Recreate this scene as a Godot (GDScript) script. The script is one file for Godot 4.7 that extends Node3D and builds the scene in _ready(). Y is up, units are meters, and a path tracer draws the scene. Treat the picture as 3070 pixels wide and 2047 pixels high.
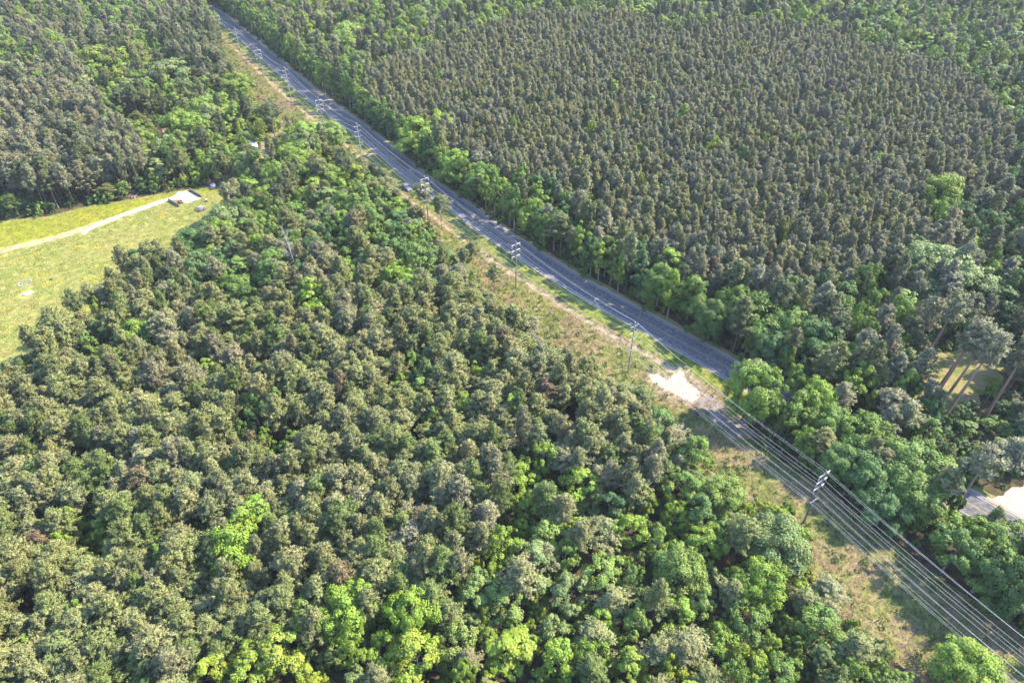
extends Node3D
# A country road, a power line and a field in a wide southern forest, seen from the air. Units are metres, y is up, the camera hangs over (0, 0).

const EYE_HEIGHT := 118.0
const TILT := 40.0
const VIEW_ANGLE := 53.13
const ROAD_WIDTH := 6.7
const ROAD_EDGE: Array[Vector2] = [Vector2(-300.0, -600.0), Vector2(-258.0, -545.0), Vector2(-214.9, -490.6), Vector2(-200.6, -473.0), Vector2(-184.6, -453.5), Vector2(-160.9, -418.1), Vector2(-134.8, -377.5), Vector2(-110.5, -340.0), Vector2(-88.3, -306.9), Vector2(-70.5, -283.0), Vector2(-54.5, -259.5), Vector2(-43.9, -242.7), Vector2(-33.7, -227.8), Vector2(-23.5, -215.1), Vector2(-17.0, -206.6), Vector2(-9.4, -196.0), Vector2(13.5, -168.7), Vector2(24.1, -157.4), Vector2(36.8, -144.5), Vector2(47.3, -133.7), Vector2(53.5, -127.1), Vector2(92.6, -86.2), Vector2(112.0, -67.0), Vector2(150.0, -33.0), Vector2(200.0, 8.0)]
const TREE_LINE: Array[Vector2] = [Vector2(-171.7, -426.5), Vector2(-153.9, -373.7), Vector2(-141.3, -348.6), Vector2(-130.8, -326.6), Vector2(-117.4, -302.9), Vector2(-108.9, -294.6), Vector2(-95.6, -279.9), Vector2(-85.5, -275.2), Vector2(-78.9, -271.6), Vector2(-75.1, -264.5), Vector2(-65.4, -252.8), Vector2(-58.2, -242.6), Vector2(-50.4, -234.4), Vector2(-41.9, -221.5), Vector2(-37.7, -214.9), Vector2(-33.4, -204.1), Vector2(-27.2, -198.8), Vector2(-23.6, -189.9), Vector2(-19.2, -176.9), Vector2(-14.1, -167.4), Vector2(-7.5, -158.5), Vector2(0.5, -148.3), Vector2(6.9, -145.4), Vector2(9.5, -133.5), Vector2(17.7, -128.4), Vector2(25.3, -119.7), Vector2(32.4, -115.9), Vector2(34.9, -106.7), Vector2(39.7, -104.1), Vector2(40.6, -98.3), Vector2(41.7, -91.8), Vector2(46.3, -88.4), Vector2(58.6, -83.1), Vector2(59.1, -80.0), Vector2(56.3, -73.2), Vector2(57.5, -66.5), Vector2(62.3, -59.1), Vector2(67.3, -53.4), Vector2(67.4, -46.8)]
const STRIP_FOOT: Array[Vector2] = [Vector2(101.0, -46.2), Vector2(91.4, -60.1), Vector2(83.6, -68.1), Vector2(78.3, -74.5), Vector2(73.1, -82.5), Vector2(67.3, -91.3), Vector2(60.3, -98.8), Vector2(54.6, -108.2)]
const FIELD_EDGE: Array[Vector2] = [Vector2(-208.7, -184.6), Vector2(-174.4, -204.5), Vector2(-159.6, -207.5), Vector2(-149.6, -214.8), Vector2(-137.8, -219.2), Vector2(-125.8, -224.5), Vector2(-113.3, -229.5), Vector2(-98.9, -229.5), Vector2(-95.3, -222.8), Vector2(-96.5, -196.4), Vector2(-100.1, -190.8), Vector2(-104.8, -186.8), Vector2(-101.1, -175.3), Vector2(-95.7, -165.9), Vector2(-104.0, -176.9), Vector2(-106.4, -169.7), Vector2(-114.3, -167.4), Vector2(-110.3, -157.5), Vector2(-114.2, -147.3), Vector2(-118.4, -136.1), Vector2(-119.6, -127.1), Vector2(-119.7, -119.7), Vector2(-120.0, -113.0), Vector2(-124.2, -100.9), Vector2(-128.6, -82.5)]
const YARD_EDGE: Array[Vector2] = [Vector2(-96.7, -222.2), Vector2(-109.4, -232.3), Vector2(-108.5, -239.4), Vector2(-101.8, -262.7), Vector2(-107.2, -275.6), Vector2(-106.1, -284.7), Vector2(-92.8, -300.2), Vector2(-80.7, -298.2), Vector2(-76.1, -280.1), Vector2(-85.1, -266.9), Vector2(-82.1, -246.8), Vector2(-69.5, -243.1), Vector2(-62.5, -232.3), Vector2(-76.2, -228.8), Vector2(-88.1, -225.5)]
const GLADE_EDGE: Array[Vector2] = [Vector2(100.3, -125.6), Vector2(108.3, -134.6), Vector2(124.7, -138.6), Vector2(128.0, -131.7), Vector2(121.8, -122.8), Vector2(112.5, -117.4), Vector2(104.9, -113.8), Vector2(99.6, -110.2), Vector2(97.6, -113.8)]
const SAND_LOT: Array[Vector2] = [Vector2(98.0, -85.2), Vector2(102.6, -89.6), Vector2(118.9, -96.6), Vector2(148.8, -88.5), Vector2(122.6, -71.3), Vector2(101.8, -81.5)]
const SAND_PATCH: Array[Vector2] = [Vector2(34.5, -127.2), Vector2(36.5, -127.9), Vector2(39.1, -125.6), Vector2(41.7, -128.0), Vector2(43.4, -128.9), Vector2(44.8, -123.7), Vector2(46.1, -122.3), Vector2(46.8, -120.8), Vector2(43.8, -117.4), Vector2(42.1, -118.5), Vector2(38.9, -121.2), Vector2(36.5, -123.5)]
const GRAVEL_PATCH: Array[Vector2] = [Vector2(44.4, -119.4), Vector2(49.7, -120.4), Vector2(54.1, -112.4), Vector2(56.7, -106.8), Vector2(51.4, -105.5), Vector2(46.7, -111.6)]
const FARM_TRACK: Array[Vector2] = [Vector2(-194.7, -165.6), Vector2(-163.5, -185.6), Vector2(-157.2, -189.3), Vector2(-149.6, -193.8), Vector2(-142.7, -200.2), Vector2(-136.4, -205.7), Vector2(-131.3, -211.4), Vector2(-127.0, -215.7), Vector2(-123.0, -219.2)]
const GRAVEL_PATH: Array[Vector2] = [Vector2(-142.0, -195.7), Vector2(-140.9, -200.2), Vector2(-138.1, -204.5), Vector2(-134.6, -208.4), Vector2(-130.2, -212.3), Vector2(-125.9, -216.7), Vector2(-121.4, -221.2), Vector2(-118.3, -223.5)]
const PAD_EDGE: Array[Vector2] = [Vector2(-121.5, -225.0), Vector2(-118.5, -225.9), Vector2(-111.3, -220.2), Vector2(-114.2, -217.6), Vector2(-115.4, -216.4), Vector2(-119.6, -219.3), Vector2(-122.4, -218.9)]
const DRIVE_A: Array[Vector2] = [Vector2(-53.0, -257.8), Vector2(-56.8, -257.8), Vector2(-59.4, -254.6), Vector2(-63.2, -249.9), Vector2(-68.2, -244.9), Vector2(-73.1, -240.1)]
const DRIVE_B: Array[Vector2] = [Vector2(-83.1, -302.3), Vector2(-86.6, -298.2), Vector2(-91.2, -293.3), Vector2(-95.6, -280.1), Vector2(-99.1, -269.0), Vector2(-99.4, -260.6), Vector2(-95.8, -248.7)]
const RED_EARTH: Array[Vector2] = [Vector2(-149.3, -281.9), Vector2(-147.0, -284.7), Vector2(-142.4, -275.6), Vector2(-137.6, -264.8), Vector2(-140.1, -263.5), Vector2(-144.7, -272.1)]
const REGION_PLANTATION: Array[Vector2] = [Vector2(-67.8, -323.5), Vector2(-45.9, -345.6), Vector2(-25.9, -366.4), Vector2(-10.8, -391.8), Vector2(18.2, -414.7), Vector2(60.5, -417.4), Vector2(90.3, -391.8), Vector2(140.2, -401.7), Vector2(165.9, -379.1), Vector2(185.9, -345.6), Vector2(205.3, -320.6), Vector2(202.9, -283.1), Vector2(189.3, -245.9), Vector2(170.0, -217.1), Vector2(154.0, -210.6), Vector2(137.1, -204.4), Vector2(121.1, -177.0), Vector2(98.2, -154.2), Vector2(85.6, -152.2), Vector2(70.5, -149.1), Vector2(56.5, -154.2), Vector2(42.8, -165.1), Vector2(29.7, -182.1), Vector2(10.9, -210.6), Vector2(-7.0, -222.1), Vector2(-28.0, -245.9), Vector2(-48.6, -270.4), Vector2(-65.6, -298.3)]
const REGION_BROWN_PINES: Array[Vector2] = [Vector2(-300.8, -301.0), Vector2(-235.8, -320.6), Vector2(-218.4, -329.6), Vector2(-194.5, -311.9), Vector2(-165.5, -276.0), Vector2(-148.8, -254.0), Vector2(-136.4, -238.2), Vector2(-129.9, -213.8), Vector2(-133.2, -201.4), Vector2(-153.7, -200.0), Vector2(-170.8, -207.5), Vector2(-219.8, -195.6)]
const REGION_ROADSIDE_PINES: Array[Vector2] = [Vector2(-196.9, -410.3), Vector2(-167.1, -401.7), Vector2(-148.5, -370.1), Vector2(-127.6, -317.7), Vector2(-146.5, -317.7), Vector2(-165.9, -342.3)]
const REGION_YARD_TREES: Array[Vector2] = [Vector2(-217.9, -355.8), Vector2(-193.7, -362.8), Vector2(-168.0, -342.3), Vector2(-146.5, -317.7), Vector2(-121.8, -314.8), Vector2(-107.7, -293.1), Vector2(-73.2, -270.4), Vector2(-55.4, -238.2), Vector2(-43.3, -220.4), Vector2(-55.2, -210.6), Vector2(-77.0, -204.4), Vector2(-101.1, -207.5), Vector2(-110.3, -217.1), Vector2(-125.5, -213.8), Vector2(-137.1, -242.0), Vector2(-157.8, -266.8), Vector2(-190.8, -306.4)]
const REGION_FIELD_EDGE: Array[Vector2] = [Vector2(-230.0, -204.8), Vector2(-178.8, -217.2), Vector2(-160.2, -210.9), Vector2(-136.0, -223.8), Vector2(-116.1, -229.0), Vector2(-107.3, -217.2), Vector2(-129.3, -204.8), Vector2(-151.1, -196.1), Vector2(-200.1, -165.9)]
const REGION_OAK_WOOD: Array[Vector2] = [Vector2(-105.1, -187.3), Vector2(-98.5, -200.0), Vector2(-88.5, -204.4), Vector2(-55.8, -213.8), Vector2(-35.7, -207.5), Vector2(-23.8, -187.3), Vector2(-20.9, -167.4), Vector2(-19.8, -154.2), Vector2(-32.9, -154.2), Vector2(-40.1, -154.2), Vector2(-51.3, -162.8), Vector2(-62.8, -150.1), Vector2(-68.7, -138.6), Vector2(-88.9, -154.2)]
const REGION_BRIGHT_THICKET: Array[Vector2] = [Vector2(-47.3, -38.3), Vector2(-49.0, -52.3), Vector2(-44.1, -56.7), Vector2(-35.7, -60.6), Vector2(-22.4, -55.2), Vector2(-14.0, -56.7), Vector2(-12.3, -62.2), Vector2(-2.9, -73.4), Vector2(-1.4, -95.7), Vector2(6.7, -95.7), Vector2(13.3, -87.6), Vector2(27.6, -84.4), Vector2(40.0, -86.5), Vector2(47.1, -87.6), Vector2(57.2, -81.2), Vector2(55.5, -63.0), Vector2(76.1, -55.2), Vector2(76.6, -38.3)]
const REGION_ROADSIDE_STRIP: Array[Vector2] = [Vector2(56.4, -131.3), Vector2(63.5, -129.6), Vector2(68.1, -120.0), Vector2(89.5, -114.0), Vector2(93.1, -100.5), Vector2(87.7, -82.2), Vector2(90.8, -75.2), Vector2(101.6, -52.8), Vector2(95.0, -43.4), Vector2(86.0, -56.5), Vector2(68.9, -78.1), Vector2(49.9, -101.8), Vector2(47.7, -108.4)]
const REGION_CORNER_WOOD: Array[Vector2] = [Vector2(113.9, -177.0), Vector2(138.6, -207.5), Vector2(156.3, -213.8), Vector2(171.5, -217.1), Vector2(228.5, -217.1), Vector2(116.2, -66.3), Vector2(92.8, -79.2), Vector2(89.7, -96.9), Vector2(90.7, -115.7), Vector2(89.1, -131.6), Vector2(98.6, -152.2)]
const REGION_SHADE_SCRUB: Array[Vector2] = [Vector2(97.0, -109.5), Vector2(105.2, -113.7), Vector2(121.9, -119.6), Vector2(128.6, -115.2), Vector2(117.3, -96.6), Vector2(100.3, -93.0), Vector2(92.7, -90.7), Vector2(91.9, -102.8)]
const MARKED_TREES = [
	["broad", 55.0, -111.4, 6.2, 17.0, "mid"],
	["broad", 58.3, -109.4, 4.2, 15.0, "mid"],
	["broad", 67.4, -117.5, 3.3, 12.0, "bright"],
	["broad", 70.0, -111.6, 5.0, 12.0, "bright"],
	["broad", 70.1, -104.5, 5.1, 11.0, "mid"],
	["pine", 85.1, -108.1, 3.4, 13.0, "brown"],
	["pine", 87.0, -104.8, 3.3, 13.0, "grey"],
	["pine", 83.2, -104.1, 2.9, 12.0, "brown"],
	["pine", 75.4, -111.6, 2.9, 12.0, "brown"],
	["broad", 76.4, -100.9, 6.0, 11.0, "mid"],
	["broad", 82.0, -91.8, 6.9, 12.0, "mid"],
	["broad", 80.1, -84.1, 6.1, 11.0, "mid"],
	["broad", 74.2, -90.2, 5.6, 10.0, "dark"],
	["broad", 69.9, -94.8, 4.8, 9.0, "dark"],
	["broad", 74.4, -82.6, 5.0, 9.0, "dark"],
	["broad", 49.5, -72.7, 6.6, 13.0, "pale"],
	["broad", 43.6, -65.2, 5.0, 12.0, "bright"],
	["broad", 75.1, -51.7, 5.3, 9.0, "bright"],
	["broad", 30.1, -68.2, 5.1, 11.0, "bright"],
	["broad", 87.3, -64.3, 4.9, 14.0, "dark"],
	["broad", 86.1, -67.7, 4.5, 14.0, "mid"],
	["broad", 82.3, -71.8, 4.5, 13.0, "dark"],
	["broad", -49.5, -69.9, 5.2, 16.0, "bright"],
	["tall", -49.4, -75.0, 3.7, 16.0, "bright"],
	["tall", -47.8, -78.6, 3.8, 15.0, "bright"],
	["broad", -28.4, -59.5, 5.5, 13.0, "bright"],
	["broad", -25.8, -61.5, 3.3, 13.0, "bright"],
	["broad", -17.0, -59.1, 4.8, 13.0, "bright"],
	["broad", -15.5, -51.7, 4.7, 12.0, "yellow"],
	["broad", -38.1, -53.1, 4.5, 11.0, "yellow"],
	["broad", -42.5, -51.3, 4.1, 11.0, "yellow"],
	["broad", -49.3, -49.9, 4.2, 10.0, "yellow"],
	["broad", 13.8, -86.2, 4.5, 12.0, "bright"],
	["broad", 19.1, -82.0, 3.9, 11.0, "dark"],
	["tall", 31.2, -100.7, 3.8, 16.0, "mid"],
	["broad", 30.6, -95.4, 2.9, 10.0, "dark"],
	["broad", 38.6, -94.1, 4.2, 13.0, "mid"],
	["broad", 34.9, -86.8, 4.2, 11.0, "mid"],
	["broad", 41.3, -85.2, 5.6, 10.0, "dark"],
	["broad", 37.5, -80.5, 4.5, 11.0, "dark"],
	["tall", -52.8, -145.8, 4.3, 18.0, "bright"],
	["broad", -53.4, -140.8, 3.1, 13.0, "bright"],
	["broad", -94.3, -132.2, 6.0, 13.0, "bright"],
	["broad", -95.6, -123.6, 4.1, 11.0, "bright"],
	["broad", -96.7, -177.1, 6.7, 12.0, "dark"],
	["broad", -109.0, -166.4, 5.5, 12.0, "dark"],
	["broad", -91.9, -191.5, 7.0, 12.0, "pale"],
	["broad", -85.5, -197.1, 6.1, 12.0, "mid"],
	["broad", -91.5, -167.5, 5.1, 11.0, "dark"],
	["broad", -70.1, -166.4, 5.9, 12.0, "dark"],
	["broad", -37.2, -254.4, 8.9, 15.0, "bright"],
	["broad", -28.4, -260.8, 6.5, 15.0, "bright"],
	["broad", -20.6, -231.5, 7.5, 13.0, "bright"],
	["broad", -10.8, -220.4, 6.6, 13.0, "mid"],
	["tall", 8.6, -203.5, 3.2, 16.0, "bright"],
	["broad", 6.9, -195.6, 5.1, 12.0, "mid"],
	["pine", 15.2, -182.4, 4.1, 15.0, "olive"],
	["broad", 81.9, -225.3, 3.7, 17.0, "dark"],
	["tall", 126.7, -221.1, 2.5, 18.0, "bright"],
	["tall", 43.6, -292.8, 3.4, 18.0, "bright"],
	["tall", 56.9, -276.5, 3.3, 17.0, "pale"],
	["broad", 68.3, -266.0, 3.0, 17.0, "bright"],
	["tall", 23.2, -219.5, 2.8, 17.0, "bright"],
	["broad", -31.7, -306.7, 2.9, 17.0, "dark"],
	["broad", 0.7, -255.2, 2.8, 17.0, "bright"],
	["broad", 118.8, -161.0, 10.1, 17.0, "pale"],
	["broad", 123.3, -153.5, 8.6, 16.0, "pale"],
	["broad", 111.5, -157.7, 6.2, 16.0, "pale"],
	["broad", 140.5, -200.7, 8.2, 18.0, "yellow"],
	["broad", 133.9, -189.1, 5.5, 16.0, "bright"],
	["broad", 63.5, -139.8, 7.9, 14.0, "mid"],
	["broad", 59.3, -145.5, 5.3, 14.0, "mid"],
	["broad", 71.3, -136.2, 6.2, 14.0, "mid"],
	["broad", 41.6, -156.6, 5.5, 13.0, "mid"],
	["broad", 48.9, -150.4, 5.4, 13.0, "mid"],
	["broad", 52.9, -141.7, 4.8, 12.0, "dark"],
	["broad", 76.7, -131.8, 6.7, 13.0, "dark"],
	["broad", 79.6, -124.4, 5.9, 12.0, "dark"],
	["broad", 65.7, -130.2, 5.1, 11.0, "dark"],
	["broad", -199.7, -341.9, 8.9, 16.0, "yellow"],
	["broad", -155.9, -322.0, 10.5, 16.0, "pale"],
	["broad", -125.0, -311.1, 9.0, 13.0, "mid"],
	["broad", -126.2, -280.7, 9.2, 14.0, "bright"],
	["broad", -131.2, -264.7, 8.8, 14.0, "bright"],
	["broad", -80.9, -236.2, 7.3, 13.0, "bright"],
	["tallpine", -95.7, -264.1, 5.0, 18.0, "dark"],
	["broad", -81.2, -257.5, 7.4, 12.0, "bright"],
	["broad", -71.9, -261.3, 6.3, 11.0, "bright"],
	["broad", -81.4, -354.0, 9.7, 16.0, "bright"],
	["broad", -88.4, -379.6, 11.3, 16.0, "bright"],
	["pine", -67.0, -220.8, 4.2, 15.0, "olive"],
	["broad", -63.7, -221.9, 6.5, 12.0, "mid"],
	["tallpine", 90.8, -85.4, 3.1, 20.0, "grey"],
	["broad", 87.9, -89.6, 4.3, 11.0, "mid"],
	["broad", 87.1, -76.0, 4.3, 11.0, "bright"],
	["broad", 89.5, -72.7, 4.7, 12.0, "mid"],
	["broad", 94.7, -75.1, 4.2, 10.0, "bright"],
	["pine", -5.2, -164.0, 2.3, 9.0, "olive"],
	["pine", -11.8, -173.4, 2.6, 11.0, "olive"],
	["pine", -14.3, -171.0, 2.1, 10.0, "olive"],
	["pine", -23.5, -198.6, 2.9, 13.0, "olive"],
	["pine", -30.3, -209.0, 3.0, 12.0, "olive"],
	["broad", 73.1, -233.6, 3.4, 17.0, "yellow"],
	["broad", 103.2, -239.2, 2.9, 17.0, "yellow"],
	["broad", 126.8, -251.0, 2.7, 17.0, "yellow"],
	["broad", 30.5, -251.0, 2.8, 17.0, "yellow"],
]
const SNAGS = [
	["grey", -62.8, -165.6, 20.0],
	["dark", -64.2, -205.1, 13.0],
	["white", -24.6, -155.0, 9.0],
	["white", -157.4, -254.6, 13.0],
	["grey", -10.9, -136.0, 10.0],
	["white", 1.5, -124.3, 9.0],
	["white", 6.4, -70.3, 8.0],
	["grey", 40.8, -65.9, 8.0],
	["white", -22.1, -70.3, 9.0],
	["grey", 91.2, -88.4, 7.0],
]
const TALL_PINES = [
	[101.6, -117.9, 25.0],
	[104.2, -120.1, 24.0],
	[101.6, -114.4, 26.0],
	[101.4, -111.4, 27.0],
	[103.6, -129.2, 24.0],
	[112.1, -112.4, 25.0],
]


# palettes: leaf colour of a whole tree, linear albedo
const PINE_TINTS := {
	"olive": Color(0.200, 0.204, 0.086), "straw": Color(0.238, 0.224, 0.112), "brown": Color(0.228, 0.208, 0.136), "grey": Color(0.222, 0.214, 0.150),
	"green": Color(0.135, 0.170, 0.052), "dark": Color(0.105, 0.122, 0.062), "rust": Color(0.180, 0.115, 0.080),
}
const LEAF_TINTS := {
	"bright": Color(0.172, 0.222, 0.024), "mid": Color(0.122, 0.168, 0.028), "dark": Color(0.058, 0.102, 0.028),
	"yellow": Color(0.215, 0.232, 0.022), "pale": Color(0.176, 0.196, 0.068), "grey": Color(0.150, 0.158, 0.086),
}
# how each wood is made up: share of pines, pine tints, leaf tints, broadleaf radius from and to, pine height, broadleaf height, words for labels
const WOODS := {
	"plantation": [0.945, ["grey", "brown", "olive", "grey", "straw"], ["bright", "mid", "yellow", "dark"], 1.5, 2.8, 15.0, 14.5, "the grey plantation"],
	"brown_pines": [0.86, ["brown", "grey", "brown", "dark"], ["mid", "bright", "pale"], 2.0, 3.8, 16.0, 14.0, "the brown pine wood"],
	"roadside_pines": [0.80, ["dark", "grey", "dark"], ["mid", "pale"], 2.5, 4.0, 17.0, 15.0, "the dark roadside pines"],
	"yard_trees": [0.14, ["olive", "dark"], ["bright", "mid", "bright", "pale", "yellow"], 3.0, 5.6, 15.0, 13.0, "the homestead grove"],
	"field_edge": [0.08, ["green", "olive"], ["mid", "bright", "dark"], 1.6, 3.2, 9.0, 6.5, "the field hedge"],
	"oak_wood": [0.16, ["olive", "brown"], ["mid", "dark", "mid", "bright", "pale"], 3.0, 5.2, 14.0, 13.0, "the oak wood"],
	"bright_thicket": [0.13, ["olive", "straw", "green"], ["bright", "yellow", "bright", "pale", "mid"], 2.0, 4.4, 13.0, 10.5, "the bright thicket"],
	"roadside_strip": [0.10, ["brown", "olive"], ["mid", "dark", "bright", "mid"], 2.4, 4.6, 13.0, 12.0, "the wire-side strip"],
	"corner_wood": [0.34, ["grey", "dark", "brown"], ["mid", "pale", "dark", "bright"], 2.6, 5.5, 17.0, 14.0, "the corner wood"],
	"road_belt": [0.30, ["dark", "grey", "olive"], ["mid", "dark", "mid", "bright"], 2.6, 4.8, 17.0, 15.5, "the far roadside belt"],
	"far_hardwood": [0.18, ["grey", "dark"], ["pale", "bright", "bright", "yellow", "mid"], 3.2, 6.2, 17.0, 15.5, "the distant hardwoods"],
	"mixed_forest": [0.40, ["grey", "brown", "dark"], ["pale", "mid", "bright", "mid"], 3.0, 5.6, 16.5, 15.0, "the distant mixed forest"],
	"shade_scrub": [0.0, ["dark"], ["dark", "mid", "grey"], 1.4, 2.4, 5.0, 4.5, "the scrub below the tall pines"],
	"near_pines": [0.83, ["olive", "olive", "straw", "green", "brown"], ["bright", "mid", "bright", "dark"], 1.8, 3.6, 14.5, 12.0, "the near pine wood"],
}

var rng := RandomNumberGenerator.new()
var patches := FastNoiseLite.new()
var mixing := FastNoiseLite.new()
var gaps := FastNoiseLite.new()
var road: PackedVector2Array
var open_land: Array[PackedVector2Array] = []
var driveways: Array[PackedVector2Array] = []
var regions: Array = []
var trees: Array = []
var buckets := {}
var used_names := {}
var used_labels := {}
var camera: Camera3D


# ---------------------------------------------------------------- mesh helper
class Geo:
	var v := PackedVector3Array()
	var n := PackedVector3Array()
	var c := PackedColorArray()
	var t := PackedVector2Array()
	var x := PackedInt32Array()

	func tri(p: Vector3, q: Vector3, r: Vector3, k: Color) -> void:
		var m := (r - p).cross(q - p).normalized()
		var s := v.size()
		v.append(p); v.append(q); v.append(r)
		n.append(m); n.append(m); n.append(m)
		c.append(k); c.append(k); c.append(k)
		t.append(Vector2(p.x, p.z)); t.append(Vector2(q.x, q.z)); t.append(Vector2(r.x, r.z))
		x.append(s); x.append(s + 1); x.append(s + 2)

	func blade(p: Vector3, q: Vector3, r: Vector3, bent: Vector3, k: Color) -> void:
		var m := (r - p).cross(q - p).normalized()
		var s := v.size()
		if m.dot(bent) < 0.0:
			m = -m
			v.append(p); v.append(r); v.append(q)
		else:
			v.append(p); v.append(q); v.append(r)
		m = (m * 0.45 + bent).normalized()
		for i in 3:
			n.append(m); c.append(k); t.append(Vector2(0, i)); x.append(s + i)

	func quad(p: Vector3, q: Vector3, r: Vector3, u: Vector3, k: Color) -> void:
		var m := (r - p).cross(q - p).normalized()
		var s := v.size()
		v.append(p); v.append(q); v.append(r); v.append(u)
		for i in 4:
			n.append(m); c.append(k)
		t.append(Vector2(0, 0)); t.append(Vector2(1, 0)); t.append(Vector2(1, 1)); t.append(Vector2(0, 1))
		x.append(s); x.append(s + 1); x.append(s + 2); x.append(s); x.append(s + 2); x.append(s + 3)

	func out_quad(p: Vector3, q: Vector3, r: Vector3, u: Vector3, away: Vector3, k: Color) -> void:
		if (r - p).cross(q - p).dot(away) < 0.0:
			quad(p, u, r, q, k)
		else:
			quad(p, q, r, u, k)

	func leaf(p: Vector3, m: Vector3, size: float, turn: Vector3, k: Color) -> void:
		var a := m.cross(turn).normalized() * size * 0.5
		var b := m.cross(a).normalized() * size * 0.36
		quad(p - a, p - b * 1.1, p + a, p + b, k)

	func box(middle: Vector3, size: Vector3, k: Color, turn := Basis.IDENTITY) -> void:
		var h := size * 0.5
		for axis in 3:
			for s: float in [-1.0, 1.0]:
				var d := Vector3.ZERO
				d[axis] = s
				var e := Vector3.ZERO
				e[(axis + 1) % 3] = 1.0
				var f := Vector3.ZERO
				f[(axis + 2) % 3] = 1.0
				out_quad(middle + turn * ((d - e - f) * h), middle + turn * ((d + e - f) * h), middle + turn * ((d + e + f) * h), middle + turn * ((d - e + f) * h), turn * d, k)

	func tube(points: PackedVector3Array, radii: PackedFloat32Array, sides: int, k: Color, capped := true) -> void:
		var start := v.size()
		var last := points.size() - 1
		var side := Vector3.RIGHT
		for i in points.size():
			var along := (points[mini(i + 1, last)] - points[maxi(i - 1, 0)]).normalized()
			side = along.cross(Vector3(0.13, 0.4, 0.9) if absf(along.dot(Vector3(0.13, 0.4, 0.9).normalized())) < 0.95 else Vector3.RIGHT).normalized()
			var other := along.cross(side)
			for j in sides:
				var a := TAU * j / sides
				var m := side * cos(a) + other * sin(a)
				v.append(points[i] + m * radii[i]); n.append(m); c.append(k); t.append(Vector2(float(j) / sides, i))
		for i in last:
			for j in sides:
				var p := start + i * sides + j
				var q := start + i * sides + (j + 1) % sides
				if (v[q + sides] - v[p]).cross(v[q] - v[p]).dot(n[p]) < 0.0:
					x.append_array(PackedInt32Array([p, p + sides, q + sides, p, q + sides, q]))
				else:
					x.append_array(PackedInt32Array([p, q, q + sides, p, q + sides, p + sides]))
		if capped:
			for e: int in [0, last]:
				var away := (points[e] - points[last - e]).normalized()
				for j in range(1, sides - 1):
					var b := start + e * sides
					if (v[b + j + 1] - v[b]).cross(v[b + j] - v[b]).dot(away) < 0.0:
						tri(v[b], v[b + j + 1], v[b + j], k)
					else:
						tri(v[b], v[b + j], v[b + j + 1], k)

	func mesh(material: Material) -> ArrayMesh:
		var arrays := []
		arrays.resize(Mesh.ARRAY_MAX)
		arrays[Mesh.ARRAY_VERTEX] = v
		arrays[Mesh.ARRAY_NORMAL] = n
		arrays[Mesh.ARRAY_COLOR] = c
		arrays[Mesh.ARRAY_TEX_UV] = t
		arrays[Mesh.ARRAY_INDEX] = x
		var made := ArrayMesh.new()
		made.add_surface_from_arrays(Mesh.PRIMITIVE_TRIANGLES, arrays)
		made.surface_set_material(0, material)
		return made


# ---------------------------------------------------------------- scene helpers
func numbered(called: String) -> String:
	var count: int = used_names.get(called, 0)
	used_names[called] = count + 1
	return called if count == 0 else "%s_%03d" % [called, count]


func tag(o: Node3D, label: String, category := "", group := "", kind := "") -> Node3D:
	o.set_meta("label", label)
	if category:
		o.set_meta("category", category)
	if group:
		o.set_meta("group", group)
	if kind:
		o.set_meta("kind", kind)
	return o


func thing(called: String, label: String, category: String, at := Vector3.ZERO, turn := 0.0, group := "") -> Node3D:
	var o := Node3D.new()
	o.name = numbered(called)
	add_child(o)
	o.position = at
	o.rotation.y = turn
	return tag(o, label, category, group)


func part(called: String, mesh: Mesh, parent: Node, at := Vector3.ZERO) -> MeshInstance3D:
	var o := MeshInstance3D.new()
	o.name = called
	o.mesh = mesh
	parent.add_child(o, true)
	o.position = at
	return o


func ground(called: String, mesh: Mesh, label: String, category: String) -> MeshInstance3D:
	var o := part(numbered(called), mesh, self)
	tag(o, label, category, "", "structure")
	return o


func spread(mesh: Mesh, where: Array, tints: Array, called: String, parent: Node) -> void:
	if where.is_empty():
		return
	var m := MultiMesh.new()
	m.transform_format = MultiMesh.TRANSFORM_3D
	m.use_colors = true
	m.mesh = mesh
	m.instance_count = where.size()
	for i in where.size():
		m.set_instance_transform(i, where[i])
		m.set_instance_color(i, tints[i])
	var o := MultiMeshInstance3D.new()
	o.name = called
	o.multimesh = m
	o.set_meta("kind", "stuff")
	parent.add_child(o, true)


func leaf_material(tint := Color.WHITE, through := 0.55) -> StandardMaterial3D:
	var m := StandardMaterial3D.new()
	m.albedo_color = tint.linear_to_srgb()
	m.vertex_color_use_as_albedo = true
	m.roughness = 0.62
	m.metallic_specular = 0.35
	m.cull_mode = BaseMaterial3D.CULL_DISABLED
	m.backlight_enabled = true
	m.backlight = Color(through, through, through)
	return m


func paint(color: Color, roughness := 0.8, metallic := 0.0) -> StandardMaterial3D:
	var m := StandardMaterial3D.new()
	m.albedo_color = color.linear_to_srgb()
	m.roughness = roughness
	m.metallic = metallic
	return m


func wood_material() -> StandardMaterial3D:
	var m := StandardMaterial3D.new()
	m.vertex_color_use_as_albedo = true
	m.roughness = 0.9
	m.metallic_specular = 0.2
	return m


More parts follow.
